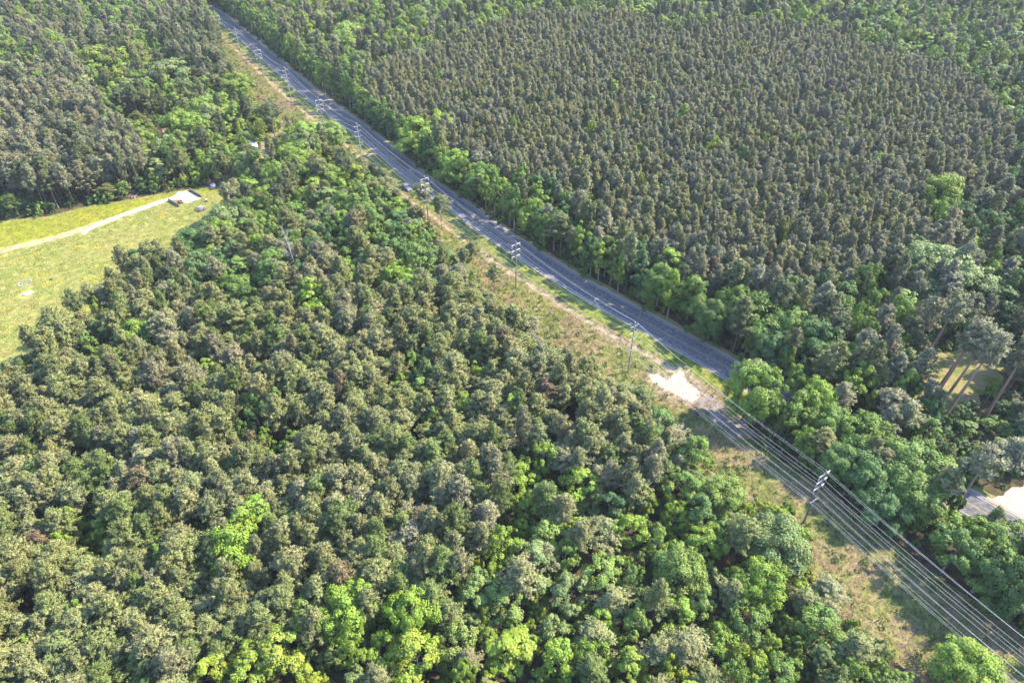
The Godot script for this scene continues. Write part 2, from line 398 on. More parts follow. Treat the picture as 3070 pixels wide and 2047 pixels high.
func noise_texture(frequency: float, octaves: int, shades: Array, seeded: int, size := 1024, stretch := Vector2.ONE) -> NoiseTexture2D:
	var n := FastNoiseLite.new()
	n.noise_type = FastNoiseLite.TYPE_SIMPLEX_SMOOTH
	n.frequency = frequency
	n.fractal_octaves = octaves
	n.fractal_gain = 0.58
	n.seed = seeded
	var ramp := Gradient.new()
	var places := PackedFloat32Array()
	var colors := PackedColorArray()
	for s in shades:
		places.append(s[0])
		colors.append((s[1] as Color).linear_to_srgb())
	ramp.offsets = places
	ramp.colors = colors
	var tex := NoiseTexture2D.new()
	tex.width = size
	tex.height = size
	tex.seamless = true
	tex.noise = n
	tex.color_ramp = ramp
	return tex


func land_material(broad: Texture2D, metres: float, fine: Texture2D, fine_metres: float) -> StandardMaterial3D:
	var m := StandardMaterial3D.new()
	m.albedo_texture = broad
	m.uv1_scale = Vector3(1.0 / metres, 1.0 / metres, 1.0)
	m.roughness = 0.95
	m.metallic_specular = 0.15
	m.detail_enabled = true
	m.detail_blend_mode = BaseMaterial3D.BLEND_MODE_MUL
	m.detail_albedo = fine
	m.detail_uv_layer = BaseMaterial3D.DETAIL_UV_2
	m.uv2_scale = Vector3(1.0 / fine_metres, 1.0 / fine_metres, 1.0)
	return m


func flat_mesh(points: PackedVector2Array, faces: PackedInt32Array, y: float, material: Material) -> ArrayMesh:
	var arrays := []
	arrays.resize(Mesh.ARRAY_MAX)
	var v := PackedVector3Array()
	var n := PackedVector3Array()
	for p in points:
		v.append(Vector3(p.x, y, p.y))
		n.append(Vector3.UP)
	var x := PackedInt32Array()
	for i in range(0, faces.size(), 3):
		var a := faces[i]
		var b := faces[i + 1]
		var d := faces[i + 2]
		if (v[d] - v[a]).cross(v[b] - v[a]).y < 0.0:
			x.append_array(PackedInt32Array([a, d, b]))
		else:
			x.append_array(PackedInt32Array([a, b, d]))
	arrays[Mesh.ARRAY_VERTEX] = v
	arrays[Mesh.ARRAY_NORMAL] = n
	arrays[Mesh.ARRAY_TEX_UV] = points
	arrays[Mesh.ARRAY_TEX_UV2] = points
	arrays[Mesh.ARRAY_INDEX] = x
	var made := ArrayMesh.new()
	made.add_surface_from_arrays(Mesh.PRIMITIVE_TRIANGLES, arrays)
	made.surface_set_material(0, material)
	return made


func ragged(outline: PackedVector2Array, step: float, by: float) -> PackedVector2Array:
	var made := PackedVector2Array()
	for i in outline.size():
		var a := outline[i]
		var b := outline[(i + 1) % outline.size()]
		var count := maxi(1, int(a.distance_to(b) / step))
		for k in count:
			var p := a.lerp(b, float(k) / count)
			made.append(p + Vector2(rng.randf_range(-by, by), rng.randf_range(-by, by)))
	return made


func sheet(outline: PackedVector2Array, y: float, material: Material, step := 2.0, by := 0.35) -> ArrayMesh:
	var edge := ragged(outline, step, by)
	var faces := Geometry2D.triangulate_polygon(edge)
	if faces.is_empty():
		edge = outline
		faces = Geometry2D.triangulate_polygon(edge)
	return flat_mesh(edge, faces, y, material)


func smooth(points: Array[Vector2], step: float) -> PackedVector2Array:
	var made := PackedVector2Array()
	for i in points.size() - 1:
		var before := points[maxi(i - 1, 0)]
		var after := points[mini(i + 2, points.size() - 1)]
		var count := maxi(1, int(points[i].distance_to(points[i + 1]) / step))
		for k in count:
			made.append(points[i].cubic_interpolate(points[i + 1], before, after, float(k) / count))
	made.append(points[points.size() - 1])
	return made


func normal_of(line: PackedVector2Array, i: int) -> Vector2:
	var d := (line[mini(i + 1, line.size() - 1)] - line[maxi(i - 1, 0)]).normalized()
	return Vector2(-d.y, d.x)


func ribbon(line: PackedVector2Array, from: float, to: float, y: float, material: Material, by := 0.0, first := 0, last := -1) -> ArrayMesh:
	var points := PackedVector2Array()
	var faces := PackedInt32Array()
	var end := line.size() if last < 0 else last
	for i in range(first, end):
		var m := normal_of(line, i)
		points.append(line[i] + m * (from + rng.randf_range(-by, by)))
		points.append(line[i] + m * (to + rng.randf_range(-by, by)))
	for i in range(0, points.size() - 2, 2):
		faces.append_array(PackedInt32Array([i, i + 1, i + 3, i, i + 3, i + 2]))
	return flat_mesh(points, faces, y, material)


func unit() -> Vector3:
	var y := rng.randf_range(-1.0, 1.0)
	var a := rng.randf() * TAU
	var r := sqrt(1.0 - y * y)
	return Vector3(r * cos(a), y, r * sin(a))


func in_frame(p: Vector3) -> Vector3:   # share of the picture across and down, and the distance
	var q := camera.transform.affine_inverse() * p
	var k := 0.5 / tan(deg_to_rad(VIEW_ANGLE) * 0.5)
	return Vector3(0.5 + k * q.x / -q.z * 682.0 / 1024.0, 0.5 - k * q.y / -q.z, p.distance_to(camera.position))


# ---------------------------------------------------------------- tree shapes
func bark(red: bool) -> Color:
	var s := rng.randf_range(0.85, 1.15)
	return Color(0.150 * s, 0.108 * s, 0.082 * s) if red else Color(0.150 * s, 0.135 * s, 0.115 * s)


func trunk_shape(height: float, radius: float, limb_from: float, limb_to: float, limbs: int, reach: float, rise: float, red: bool) -> Geo:
	var g := Geo.new()
	var k := bark(red)
	var lean := Vector3(rng.randf_range(-0.03, 0.03), 0.0, rng.randf_range(-0.03, 0.03)) * height
	var points := PackedVector3Array()
	var radii := PackedFloat32Array()
	for i in 7:
		var f := i / 6.0
		points.append(Vector3(0, height * f - (0.2 if i == 0 else 0.0), 0) + lean * f * f)
		radii.append(radius * (1.35 if i == 0 else 1.0 - 0.82 * f))
	g.tube(points, radii, 7, k)
	for i in limbs:
		var f := lerpf(limb_from, limb_to, (i + rng.randf()) / limbs)
		var a := i * 2.4 + rng.randf()
		var start := Vector3(0, height * f, 0) + lean * f * f
		var far := reach * rng.randf_range(0.7, 1.1) * (1.15 - 0.7 * (f - limb_from) / maxf(0.01, limb_to - limb_from))
		var to := Vector3(cos(a) * far, far * rise * rng.randf_range(0.6, 1.3), sin(a) * far)
		g.tube(PackedVector3Array([start, start + to * 0.5 - Vector3(0, far * 0.05, 0), start + to]), PackedFloat32Array([radius * 0.36, radius * 0.22, radius * 0.07]), 4, k, false)
	return g


func broad_crown(radius: float, foot: float, top: float, boughs: int, clumps: int, leaves: int, size: float, peak: float) -> Geo:
	var g := Geo.new()
	var tall := top - foot
	for i in boughs:
		var f := (i + rng.randf()) / boughs
		var reach := radius * pow(sin(PI * clampf(0.16 + 0.80 * f, 0.0, 1.0)), peak) * rng.randf_range(0.45, 0.80)
		if i == boughs - 1:
			reach *= 0.3
		var a := i * 2.39996 + rng.randf_range(-0.5, 0.5)
		var out := Vector3(cos(a), 0, sin(a))
		var heart := out * reach + Vector3(0, foot + tall * (0.12 + 0.74 * f), 0)
		var wide := radius * rng.randf_range(0.30, 0.50)
		for c in clumps:
			var d := (unit() + out * 0.35 + Vector3(0, 0.30, 0)).normalized()
			var at := heart + d * Vector3(wide, wide * 0.85, wide) * rng.randf_range(0.45, 1.0)
			var r := radius * rng.randf_range(0.10, 0.19)
			var tone := rng.randf_range(0.78, 1.0)
			var hue := rng.randf_range(0.80, 1.0)
			for j in leaves:
				var e := (unit() + d * 0.5 + Vector3(0, 0.35, 0)).normalized()
				var p := at + e * Vector3(r, r * 0.8, r) * (0.35 + 0.95 * sqrt(rng.randf()))
				var m := (e * 0.9 + d * 0.5 + unit() * 0.75 + Vector3(0, 0.3, 0)).normalized()
				var s := tone * rng.randf_range(0.72, 1.0)
				g.leaf(p, m, size * rng.randf_range(0.6, 1.3), unit(), Color(s * hue * rng.randf_range(0.9, 1.0), s, s * rng.randf_range(0.7, 1.0)))
	return g


func needle_tuft(g: Geo, p: Vector3, out: Vector3, size: float, blades: int, k: Color) -> void:
	for b in blades:
		var d := (out * 0.8 + unit()).normalized()
		var w := d.cross(unit()).normalized() * size * 0.21
		var s := rng.randf_range(0.80, 1.0)
		g.blade(p - w, p + w, p + d * size * rng.randf_range(0.75, 1.25), (out + Vector3(0, 0.35, 0)).normalized(), Color(k.r * s, k.g * s, k.b * s))


func pine_crown(radius: float, foot: float, top: float, boughs: int, tufts: int, size: float, flat: float) -> Geo:
	var g := Geo.new()
	var lop := rng.randf() * TAU
	var lop_far := rng.randf() * TAU
	for i in boughs:
		var f := (i + rng.randf()) / boughs
		var y := lerpf(foot, top - 0.4, pow(f, 0.95))
		var u := (y - foot) / (top - foot)
		var a := i * 2.39996 + rng.randf_range(-0.9, 0.9)
		var reach := radius * minf(1.0, pow(1.0 - u, flat) * 1.15 + 0.05) * (0.55 + 0.45 * minf(1.0, u * 3.0)) * (1.0 + 0.25 * sin(a + lop) + 0.22 * sin(2.0 * a + lop_far + y * 0.8))
		var far := reach * rng.randf_range(0.45, 1.30)
		var d := Vector3(cos(a), 0, sin(a))
		var start := Vector3(0, y - far * 0.45, 0)
		var at := Vector3(0, y + rng.randf_range(-0.2, 0.4), 0) + d * far
		g.tube(PackedVector3Array([start, at]), PackedFloat32Array([0.04, 0.012]), 3, Color(0.50, 0.42, 0.40), false)
		var tone := rng.randf_range(0.80, 1.0)
		var fresh := rng.randf()
		for j in tufts:
			var along := lerpf(0.25, 1.10, sqrt((j + rng.randf()) / tufts))
			var spray := radius * 0.20 * (1.25 - 0.6 * along)
			var p := start.lerp(at, along) + unit() * Vector3(spray, spray * 0.8, spray)
			var out := (unit() * 0.75 + d * 0.45 + Vector3(0, 0.75, 0)).normalized()
			var k := Color(1.0, 0.92, 0.84).lerp(Color(0.78, 0.96, 0.70), clampf(fresh * 0.6 + rng.randf() * 0.55, 0.0, 1.0)) * tone
			needle_tuft(g, p, out, size * rng.randf_range(0.6, 1.3), 6, k)
	for j in 8:
		needle_tuft(g, Vector3(0, top - 0.15 * j, 0), Vector3.UP, size, 6, Color(0.95, 0.95, 0.85))
	return g


func snag_shape(height: float, white: Color) -> Geo:
	var g := Geo.new()
	var lean := Vector3(rng.randf_range(-0.06, 0.06), 0, rng.randf_range(-0.06, 0.06)) * height
	var stem := PackedVector3Array()
	var girth := PackedFloat32Array()
	for i in 8:
		var f := i / 7.0
		stem.append(Vector3(0, height * f - 0.2, 0) + lean * f * f + unit() * Vector3(0.1, 0, 0.1))
		girth.append(height * 0.016 * (1.1 - f) + 0.03)
	g.tube(stem, girth, 7, white)
	for i in 22:
		var f := rng.randf_range(0.38, 0.97)
		var a := i * 2.39996 + rng.randf()
		var far := height * 0.30 * (1.15 - f) * rng.randf_range(0.5, 1.2) + 0.5
		var start := Vector3(0, height * f - 0.2, 0) + lean * f * f
		var d := Vector3(cos(a), rng.randf_range(0.45, 1.1), sin(a)).normalized()
		var elbow := start + d * far * 0.55 + unit() * far * 0.08
		var tip := elbow + (d + Vector3(0, 0.5, 0) + unit() * 0.4).normalized() * far * 0.5
		var r := 0.02 + far * 0.022
		g.tube(PackedVector3Array([start, elbow, tip]), PackedFloat32Array([r, r * 0.7, r * 0.35]), 5, white, false)
		for k in 4:
			var from := start.lerp(elbow, rng.randf_range(0.4, 1.0)) if k < 2 else elbow.lerp(tip, rng.randf_range(0.1, 0.9))
			g.tube(PackedVector3Array([from, from + (d + unit() * 0.8 + Vector3(0, 0.3, 0)).normalized() * far * rng.randf_range(0.2, 0.45)]), PackedFloat32Array([r * 0.5, r * 0.2]), 4, white, false)
	return g


# ---------------------------------------------------------------- where the woods are
func inside(p: Vector2, shape: PackedVector2Array) -> bool:
	return Geometry2D.is_point_in_polygon(p, shape)


func beside_road(p: Vector2) -> float:   # metres to the camera's side of the road edge line; negative beyond it
	var best := 1e9
	var away := 0.0
	for i in range(0, road.size() - 1, 1):
		var d := p.distance_squared_to(road[i])
		if d < best:
			best = d
			away = (p - road[i]).dot(normal_of(road, i))
	return away


func wood_at(p: Vector2, side: float) -> String:
	for r in regions:
		if inside(p, r[1]):
			return r[0]
	if side < 0.0:
		return "far_hardwood" if p.y < -285.0 and side < -22.0 or p.x > 150.0 and p.y < -240.0 else "road_belt"
	return "mixed_forest" if p.y < -235.0 else "near_pines"


func is_open(p: Vector2, side: float, margin: float) -> bool:
	if side > -ROAD_WIDTH - 3.0 and side < 2.0 + margin:
		return true
	for line in driveways:
		for q in line:
			if p.distance_to(q) < 3.2 + margin:
				return true
	for shape in open_land:
		if inside(p, shape):
			return true
		for k in 4:
			if margin > 0.3 and inside(p + Vector2.from_angle(k * PI / 2) * margin, shape):
				return true
	return false


func in_sight(p: Vector2) -> bool:
	return p.y < -22.0 and absf(p.x) < 0.75 * (69.0 - p.y * 0.766) + 26.0


func fits(p: Vector2, r: float, share: float) -> bool:
	var b := Vector2i(floori(p.x / 6.0), floori(p.y / 6.0))
	for i in range(-2, 3):
		for j in range(-2, 3):
			for other in buckets.get(b + Vector2i(i, j), []):
				if p.distance_to(other[0]) < share * (r + other[1]):
					return false
	return true


func edge_height(p: Vector2, side: float) -> float:
	for line in driveways:
		for q in line:
			if q.y < p.y and p.distance_to(q) < 13.0:
				return 0.45
	if side < 0.0:
		return 1.0
	var near := 1e9
	for i in TREE_LINE.size():
		near = minf(near, p.distance_to(TREE_LINE[i]))
	return clampf(0.42 + near * 0.045, 0.0, 1.0)


func plant(p: Vector2, sort: String, height: float, radius: float, tint: String, wood: String, marked := false, lean := 0.0) -> void:
	var b := Vector2i(floori(p.x / 6.0), floori(p.y / 6.0))
	if not buckets.has(b):
		buckets[b] = []
	buckets[b].append([p, radius])
	if sort == "broad" and radius > 4.7:
		sort = "wide"
	trees.append({"p": p, "sort": sort, "h": height, "r": radius, "tint": tint, "wood": wood, "marked": marked, "blend": WOODS[wood][1 if sort == "pine" or sort == "tallpine" else 2][rng.randi() % WOODS[wood][1 if sort == "pine" or sort == "tallpine" else 2].size()], "mix": rng.randi() % 3, "turn": rng.randf() * TAU, "lean": lean, "pick": rng.randi(), "shade": rng.randf_range(0.84, 1.12)})


func grow_woods() -> void:
	for m in MARKED_TREES:
		var p := Vector2(m[1], m[2])
		plant(p, m[0], m[4], m[3], m[5], wood_at(p, beside_road(p)), true)
	for m in TALL_PINES:
		plant(Vector2(m[0], m[1]), "tallpine", m[2], 3.1, "grey", "corner_wood", true, 0.10)
	# a close row of tall trees along the far side of the road
	for i in range(4, road.size() - 6, 1):
		if road[i].y > -138.0 or road[i].y < -560.0:
			continue
		var p := road[i] + normal_of(road, i) * (-ROAD_WIDTH - 2.6 - rng.randf() * 2.2) + Vector2(rng.randf_range(-1, 1), rng.randf_range(-1, 1)) * 0.8
		var r := rng.randf_range(2.4, 3.9)
		if fits(p, r, 0.5):
			plant(p, "broad" if rng.randf() < 0.7 else "tall", rng.randf_range(12.5, 17.5), r, ["mid", "dark", "mid", "bright"][rng.randi() % 4], "road_belt")
	# broadleaf trees first, where the mixing noise favours them; then pines; then small broadleaf trees in the gaps
	for pass_ in 3:
		var step: float = [4.6, 2.3, 3.2][pass_]
		var z := -575.0
		while z < -20.0:
			var x := -430.0
			while x < 430.0:
				var p := Vector2(x + rng.randf_range(-0.48, 0.48) * step, z + rng.randf_range(-0.48, 0.48) * step)
				x += step
				if not in_sight(p):
					continue
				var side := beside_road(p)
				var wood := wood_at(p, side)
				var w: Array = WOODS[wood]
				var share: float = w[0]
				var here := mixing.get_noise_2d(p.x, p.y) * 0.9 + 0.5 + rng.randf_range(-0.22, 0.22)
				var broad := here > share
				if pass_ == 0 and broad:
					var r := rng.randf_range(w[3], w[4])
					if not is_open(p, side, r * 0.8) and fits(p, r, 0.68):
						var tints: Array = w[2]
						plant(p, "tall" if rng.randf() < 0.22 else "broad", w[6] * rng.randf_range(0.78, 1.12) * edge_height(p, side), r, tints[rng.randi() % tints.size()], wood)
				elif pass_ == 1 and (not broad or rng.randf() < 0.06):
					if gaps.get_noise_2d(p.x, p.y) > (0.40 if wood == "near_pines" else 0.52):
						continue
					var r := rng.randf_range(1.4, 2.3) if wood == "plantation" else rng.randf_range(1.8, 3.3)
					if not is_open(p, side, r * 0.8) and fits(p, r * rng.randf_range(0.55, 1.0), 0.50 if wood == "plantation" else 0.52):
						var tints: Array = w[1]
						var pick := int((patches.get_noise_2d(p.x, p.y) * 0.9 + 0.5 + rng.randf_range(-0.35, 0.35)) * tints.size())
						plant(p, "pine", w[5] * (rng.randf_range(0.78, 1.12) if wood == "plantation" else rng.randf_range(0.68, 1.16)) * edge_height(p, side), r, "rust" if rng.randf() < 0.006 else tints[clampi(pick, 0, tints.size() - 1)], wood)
				elif pass_ == 2:
					var r := rng.randf_range(1.3, 2.2)
					if wood == "plantation" and rng.randf() < 0.25:
						continue
					if not is_open(p, side, r * 0.7) and fits(p, r, 0.62):
						var tints: Array = w[2]
						plant(p, "broad", w[6] * rng.randf_range(0.42, 0.72), r, tints[rng.randi() % tints.size()], wood)
			z += step


const TREE_WORDS := {"rust": "rusty brown", "olive": "olive", "straw": "straw-tipped", "brown": "brownish", "grey": "grey", "green": "green", "dark": "dark", "bright": "bright green", "mid": "mid-green", "yellow": "yellow-green", "pale": "pale green"}


func spelled(n: int) -> String:
	var small := ["zero", "one", "two", "three", "four", "five", "six", "seven", "eight", "nine", "ten", "eleven", "twelve", "thirteen", "fourteen", "fifteen", "sixteen", "seventeen", "eighteen", "nineteen"]
	if n < 20:
		return small[n]
	var ten: String = ["twenty", "thirty", "forty", "fifty", "sixty", "seventy", "eighty", "ninety"][n / 10 - 2]
	return ten if n % 10 == 0 else ten + "-" + small[n % 10]


func tree_label(d: Dictionary, noun: String) -> String:
	var p: Vector2 = d.p
	var seen := in_frame(Vector3(p.x, d.h * 0.75, p.y))
	var form := ""
	if d.sort == "tall":
		form = "slim "
	elif d.sort == "tallpine":
		form = "bare-stemmed "
	elif d.sort == "broad" or d.sort == "wide":
		form = "broad " if d.r > 4.2 else ("small " if d.r < 2.3 else "")
	else:
		form = "slender " if d.r < 1.95 else ("stout " if d.r > 2.3 else "")
	var w: Array = WOODS[d.wood]
	var made := "%s %s%s in %s, %s percent across, %s percent down" % [TREE_WORDS[d.tint], form, noun, w[7], spelled(roundi(seen.x * 100)), spelled(roundi(seen.y * 100))]
	if used_labels.has(made):
		made = "%s %s%s just over %s percent across, just over %s percent down" % [TREE_WORDS[d.tint], form, noun, spelled(floori(seen.x * 100)), spelled(floori(seen.y * 100))]
	used_labels[made] = true
	return made


func raise_woods() -> void:
	rng.seed = 41
	var leaf := leaf_material()
	var timber := wood_material()
	# crown and trunk shapes; each sort: [crown, trunk] pairs and the size they were shaped at (height, radius)
	var shapes := {"broad": [], "wide": [], "tall": [], "pine": [], "tallpine": []}
	for i in 8:
		shapes.broad.append([broad_crown(4.0, 2.6, 12.4, 9, 9, 76, 0.36, 0.55 + 0.12 * (i % 4)), trunk_shape(10.0, 0.20, 0.3, 0.85, 8, 2.4, 0.8, false)])
	for i in 5:
		shapes.wide.append([broad_crown(6.5, 2.4, 13.8, 15, 13, 88, 0.42, 0.55 + 0.1 * (i % 3)), trunk_shape(10.5, 0.32, 0.25, 0.85, 11, 4.0, 0.7, false)])
	for i in 5:
		shapes.tall.append([broad_crown(2.6, 2.6, 14.3, 11, 8, 62, 0.34, 0.6 + 0.2 * (i % 3)), trunk_shape(12.0, 0.19, 0.3, 0.9, 9, 1.5, 0.9, false)])
	for i in 12:
		shapes.pine.append([pine_crown(2.5, 6.2 + (i % 3) * 1.3, 15.0, 72 + 3 * i, 24, 0.36, 0.46 + 0.12 * (i % 4)), trunk_shape(14.6, 0.14, 0.28, 0.5, 5, 1.0, 0.1, true)])
	for i in 4:
		shapes.tallpine.append([pine_crown(3.6, 18.0, 26.0, 52, 22, 0.52, 0.32), trunk_shape(25.4, 0.46, 0.66, 0.95, 9, 2.6, 0.25, true)])
	var size := {"broad": Vector2(4.0, 12.0), "wide": Vector2(6.5, 13.5), "tall": Vector2(2.6, 14.0), "pine": Vector2(2.5, 15.0), "tallpine": Vector2(3.6, 26.0)}
	var made := {}
	for s in shapes:
		made[s] = []
		for pair in shapes[s]:
			made[s].append([pair[0].mesh(leaf), pair[1].mesh(timber)])
	var tinted := {}
	# the largest in the picture stand as trees of their own
	var order := {"pine": [], "leaf": []}
	for d in trees:
		var seen := in_frame(Vector3(d.p.x, d.h * 0.8, d.p.y))
		d.family = "pine" if d.sort == "pine" or d.sort == "tallpine" else "leaf"
		d.shown = 0.0
		if seen.x > 0.012 and seen.x < 0.988 and seen.y > 0.015 and seen.y < 0.985 and (d.h > 8.0 or d.marked):
			d.shown = (d.r + d.h * 0.12) / seen.z * (100.0 if d.marked else 1.0)
			order[d.family].append(d)
	for family in order:
		order[family].sort_custom(func(a, b): return a.shown > b.shown)
		for i in mini(300, order[family].size()):
			order[family][i].alone = true
	var crowns := {}
	for d in trees:
		var s: Vector2 = size[d.sort]
		var n: int = d.pick % made[d.sort].size()
		var pair: Array = made[d.sort][n]
		var scaled := Vector3(d.r / s.x, d.h / s.y, d.r / s.x)
		var girth := Vector3(d.h / s.y, d.h / s.y, d.h / s.y)
		if d.get("alone", false):
			var pine: bool = d.family == "pine"
			var o := thing("pine_tree" if pine else "broadleaf_tree", tree_label(d, "pine" if pine else "broadleaf tree"), "pine tree" if pine else "tree", Vector3(d.p.x, 0, d.p.y), d.turn, "pines of the woods" if pine else "broadleaf trees of the woods")
			o.rotation = Vector3(0, 0, -d.lean) if d.lean else o.rotation
			var tr := part("trunk", pair[1], o)
			tr.scale = girth
			var cr := part("crown", pair[0], o)
			cr.scale = scaled
			var shade := clampi(roundi((d.shade - 0.88) * 10.0), 0, 2)
			var look := "%s %s %s %d %d" % [d.family, d.tint, d.blend, d.mix, shade]
			if not tinted.has(look):
				var table: Dictionary = PINE_TINTS if pine else LEAF_TINTS
				tinted[look] = leaf_material((table[d.tint] as Color).lerp(table[d.blend], d.mix * 0.22) * [0.92, 1.0, 1.1][shade])
			cr.material_override = tinted[look]
			continue
		var key := "%s %d" % [d.sort, n]
		if not crowns.has(key):
			crowns[key] = [d.family, pair, [], [], []]
		var turn := Basis(Vector3.UP, d.turn)
		var at := Vector3(d.p.x, 0, d.p.y)
		crowns[key][2].append(Transform3D(turn.scaled_local(scaled), at))
		crowns[key][3].append(Transform3D(turn.scaled_local(girth), at))
		var table: Dictionary = PINE_TINTS if d.family == "pine" else LEAF_TINTS
		var k: Color = (table[d.tint] as Color).lerp(table[d.blend], d.mix * 0.22) * d.shade
		k = Color(k.r * rng.randf_range(0.94, 1.06), k.g, k.b * rng.randf_range(0.9, 1.1))
		crowns[key][4].append(k)
	var pines := thing("pine_forest", "dense pine forest filling both sides of the road beyond the nearest trees", "pine forest")
	pines.set_meta("kind", "stuff")
	var leafy := thing("broadleaf_forest", "mass of smaller and farther green broadleaf trees mixed among the pines", "broadleaf forest")
	leafy.set_meta("kind", "stuff")
	for key in crowns:
		var e: Array = crowns[key]
		var home: Node = pines if e[0] == "pine" else leafy
		var plain := []
		plain.resize(e[3].size())
		plain.fill(Color.WHITE)
		spread(e[1][0], e[2], e[4], "crown", home)
		spread(e[1][1], e[3], plain, "trunk", home)


func grow_undergrowth() -> void:
	rng.seed = 77
	var leaf := leaf_material()
	var shapes := []
	for i in 4:
		shapes.append(broad_crown(1.5, -0.4, 2.2, 5, 7, 34, 0.32, 0.6).mesh(leaf))
	var where := [[], [], [], []]
	var tints := [[], [], [], []]
	var z := -560.0
	while z < -20.0:
		var x := -420.0
		while x < 420.0:
			var p := Vector2(x + rng.randf_range(-1.5, 1.5), z + rng.randf_range(-1.5, 1.5))
			x += 3.3
			if not in_sight(p) or rng.randf() < 0.24:
				continue
			var side := beside_road(p)
			if is_open(p, side - (0.0 if side > 0.0 else 1.6), 0.0):
				continue
			var wood := wood_at(p, side)
			var s := rng.randf_range(0.6, 1.6) * (0.8 if wood == "plantation" else 1.0)
			var lift := rng.randf_range(0.7, 1.5) * (rng.randf_range(1.2, 2.4) if wood == "near_pines" and rng.randf() < 0.4 else 1.0)
			var i := rng.randi() % 4
			where[i].append(Transform3D(Basis(Vector3.UP, rng.randf() * TAU).scaled_local(Vector3(s, s * lift, s)), Vector3(p.x, 0, p.y)))
			var names: Array = ["bright", "bright", "mid", "mid", "yellow"] if wood in ["near_pines", "bright_thicket", "yard_trees", "oak_wood"] else ["mid", "dark", "mid", "dark"]
			var k: Color = LEAF_TINTS[names[rng.randi() % names.size()]]
			tints[i].append(k * rng.randf_range(0.7, 1.05))
		z += 3.3
	var o := thing("undergrowth", "green bushes and saplings covering the forest floor under the trees", "undergrowth")
	o.set_meta("kind", "stuff")
	for i in 4:
		spread(shapes[i], where[i], tints[i], "bushes", o)


func grass_tuft(blades: int, height: float, wide: float) -> Geo:
	var g := Geo.new()
	for b in blades:
		var a := rng.randf() * TAU
		var foot := Vector3(cos(a), 0, sin(a)) * wide * sqrt(rng.randf())
		var lean := Vector3(rng.randf_range(-0.9, 0.9), 1.0, rng.randf_range(-0.9, 0.9)) * height * rng.randf_range(0.4, 1.1)
		var w := Vector3(sin(a), 0, cos(a)) * 0.06
		var s := rng.randf_range(0.75, 1.0)
		g.blade(foot - w, foot + w, foot + lean, (Vector3.UP + lean.normalized() * 0.3).normalized(), Color(s, s, s * rng.randf_range(0.8, 1.0)))
	return g


func grow_grass() -> void:
	rng.seed = 99
	var leaf := leaf_material(Color.WHITE, 0.4)
	var shapes := [grass_tuft(44, 0.34, 0.65).mesh(leaf), grass_tuft(54, 0.5, 0.75).mesh(leaf), broad_crown(0.7, -0.1, 0.9, 4, 4, 22, 0.2, 0.6).mesh(leaf)]
	var where := [[], [], []]
	var tints := [[], [], []]
	var z := -440.0
	var sand := PackedVector2Array(SAND_PATCH)
	var turnout := PackedVector2Array(GRAVEL_PATCH)
	while z < -24.0:
		var x := -185.0
		while x < 120.0:
			var p := Vector2(x + rng.randf_range(-0.5, 0.5), z + rng.randf_range(-0.5, 0.5))
			x += 0.85
			if not inside(p, open_land[0]):
				continue
			var side := beside_road(p)
			var green := patches.get_noise_2d(p.x * 2.6, p.y * 2.6) * 1.3 + (0.40 if side < 5.5 else 0.0) + rng.randf_range(-0.15, 0.15)
			if side < 0.9 or rng.randf() < 0.10 or (side > 6.8 and side < 8.8 and p.y < -128.0 and rng.randf() < 0.75):
				continue
			if inside(p, sand) or inside(p, turnout) and rng.randf() < 0.7:
				continue
			var i := 2 if rng.randf() < (0.05 if side < 12.0 else 0.10) else rng.randi() % 2
			var s := rng.randf_range(0.6, 1.2) * (0.65 if side < 6.0 else 1.0)
			where[i].append(Transform3D(Basis(Vector3.UP, rng.randf() * TAU).scaled_local(Vector3(s, s, s)), Vector3(p.x, 0.02, p.y)))
			var k := Color(0.209, 0.158, 0.084)
			if green > 0.28:
				k = Color(0.128, 0.148, 0.029)
			elif green > -0.02:
				k = Color(0.175, 0.163, 0.049)
			elif rng.randf() < 0.12:
				k = Color(0.185, 0.118, 0.082)
			if i == 2:
				k = Color(0.09, 0.135, 0.03)
			tints[i].append(k * rng.randf_range(0.82, 1.12))
		z += 0.85
	var o := thing("grass", "rough tan and green grass growing under the power line", "grass")
	o.set_meta("kind", "stuff")
	for i in 3:
		spread(shapes[i], where[i], tints[i], "tufts", o)


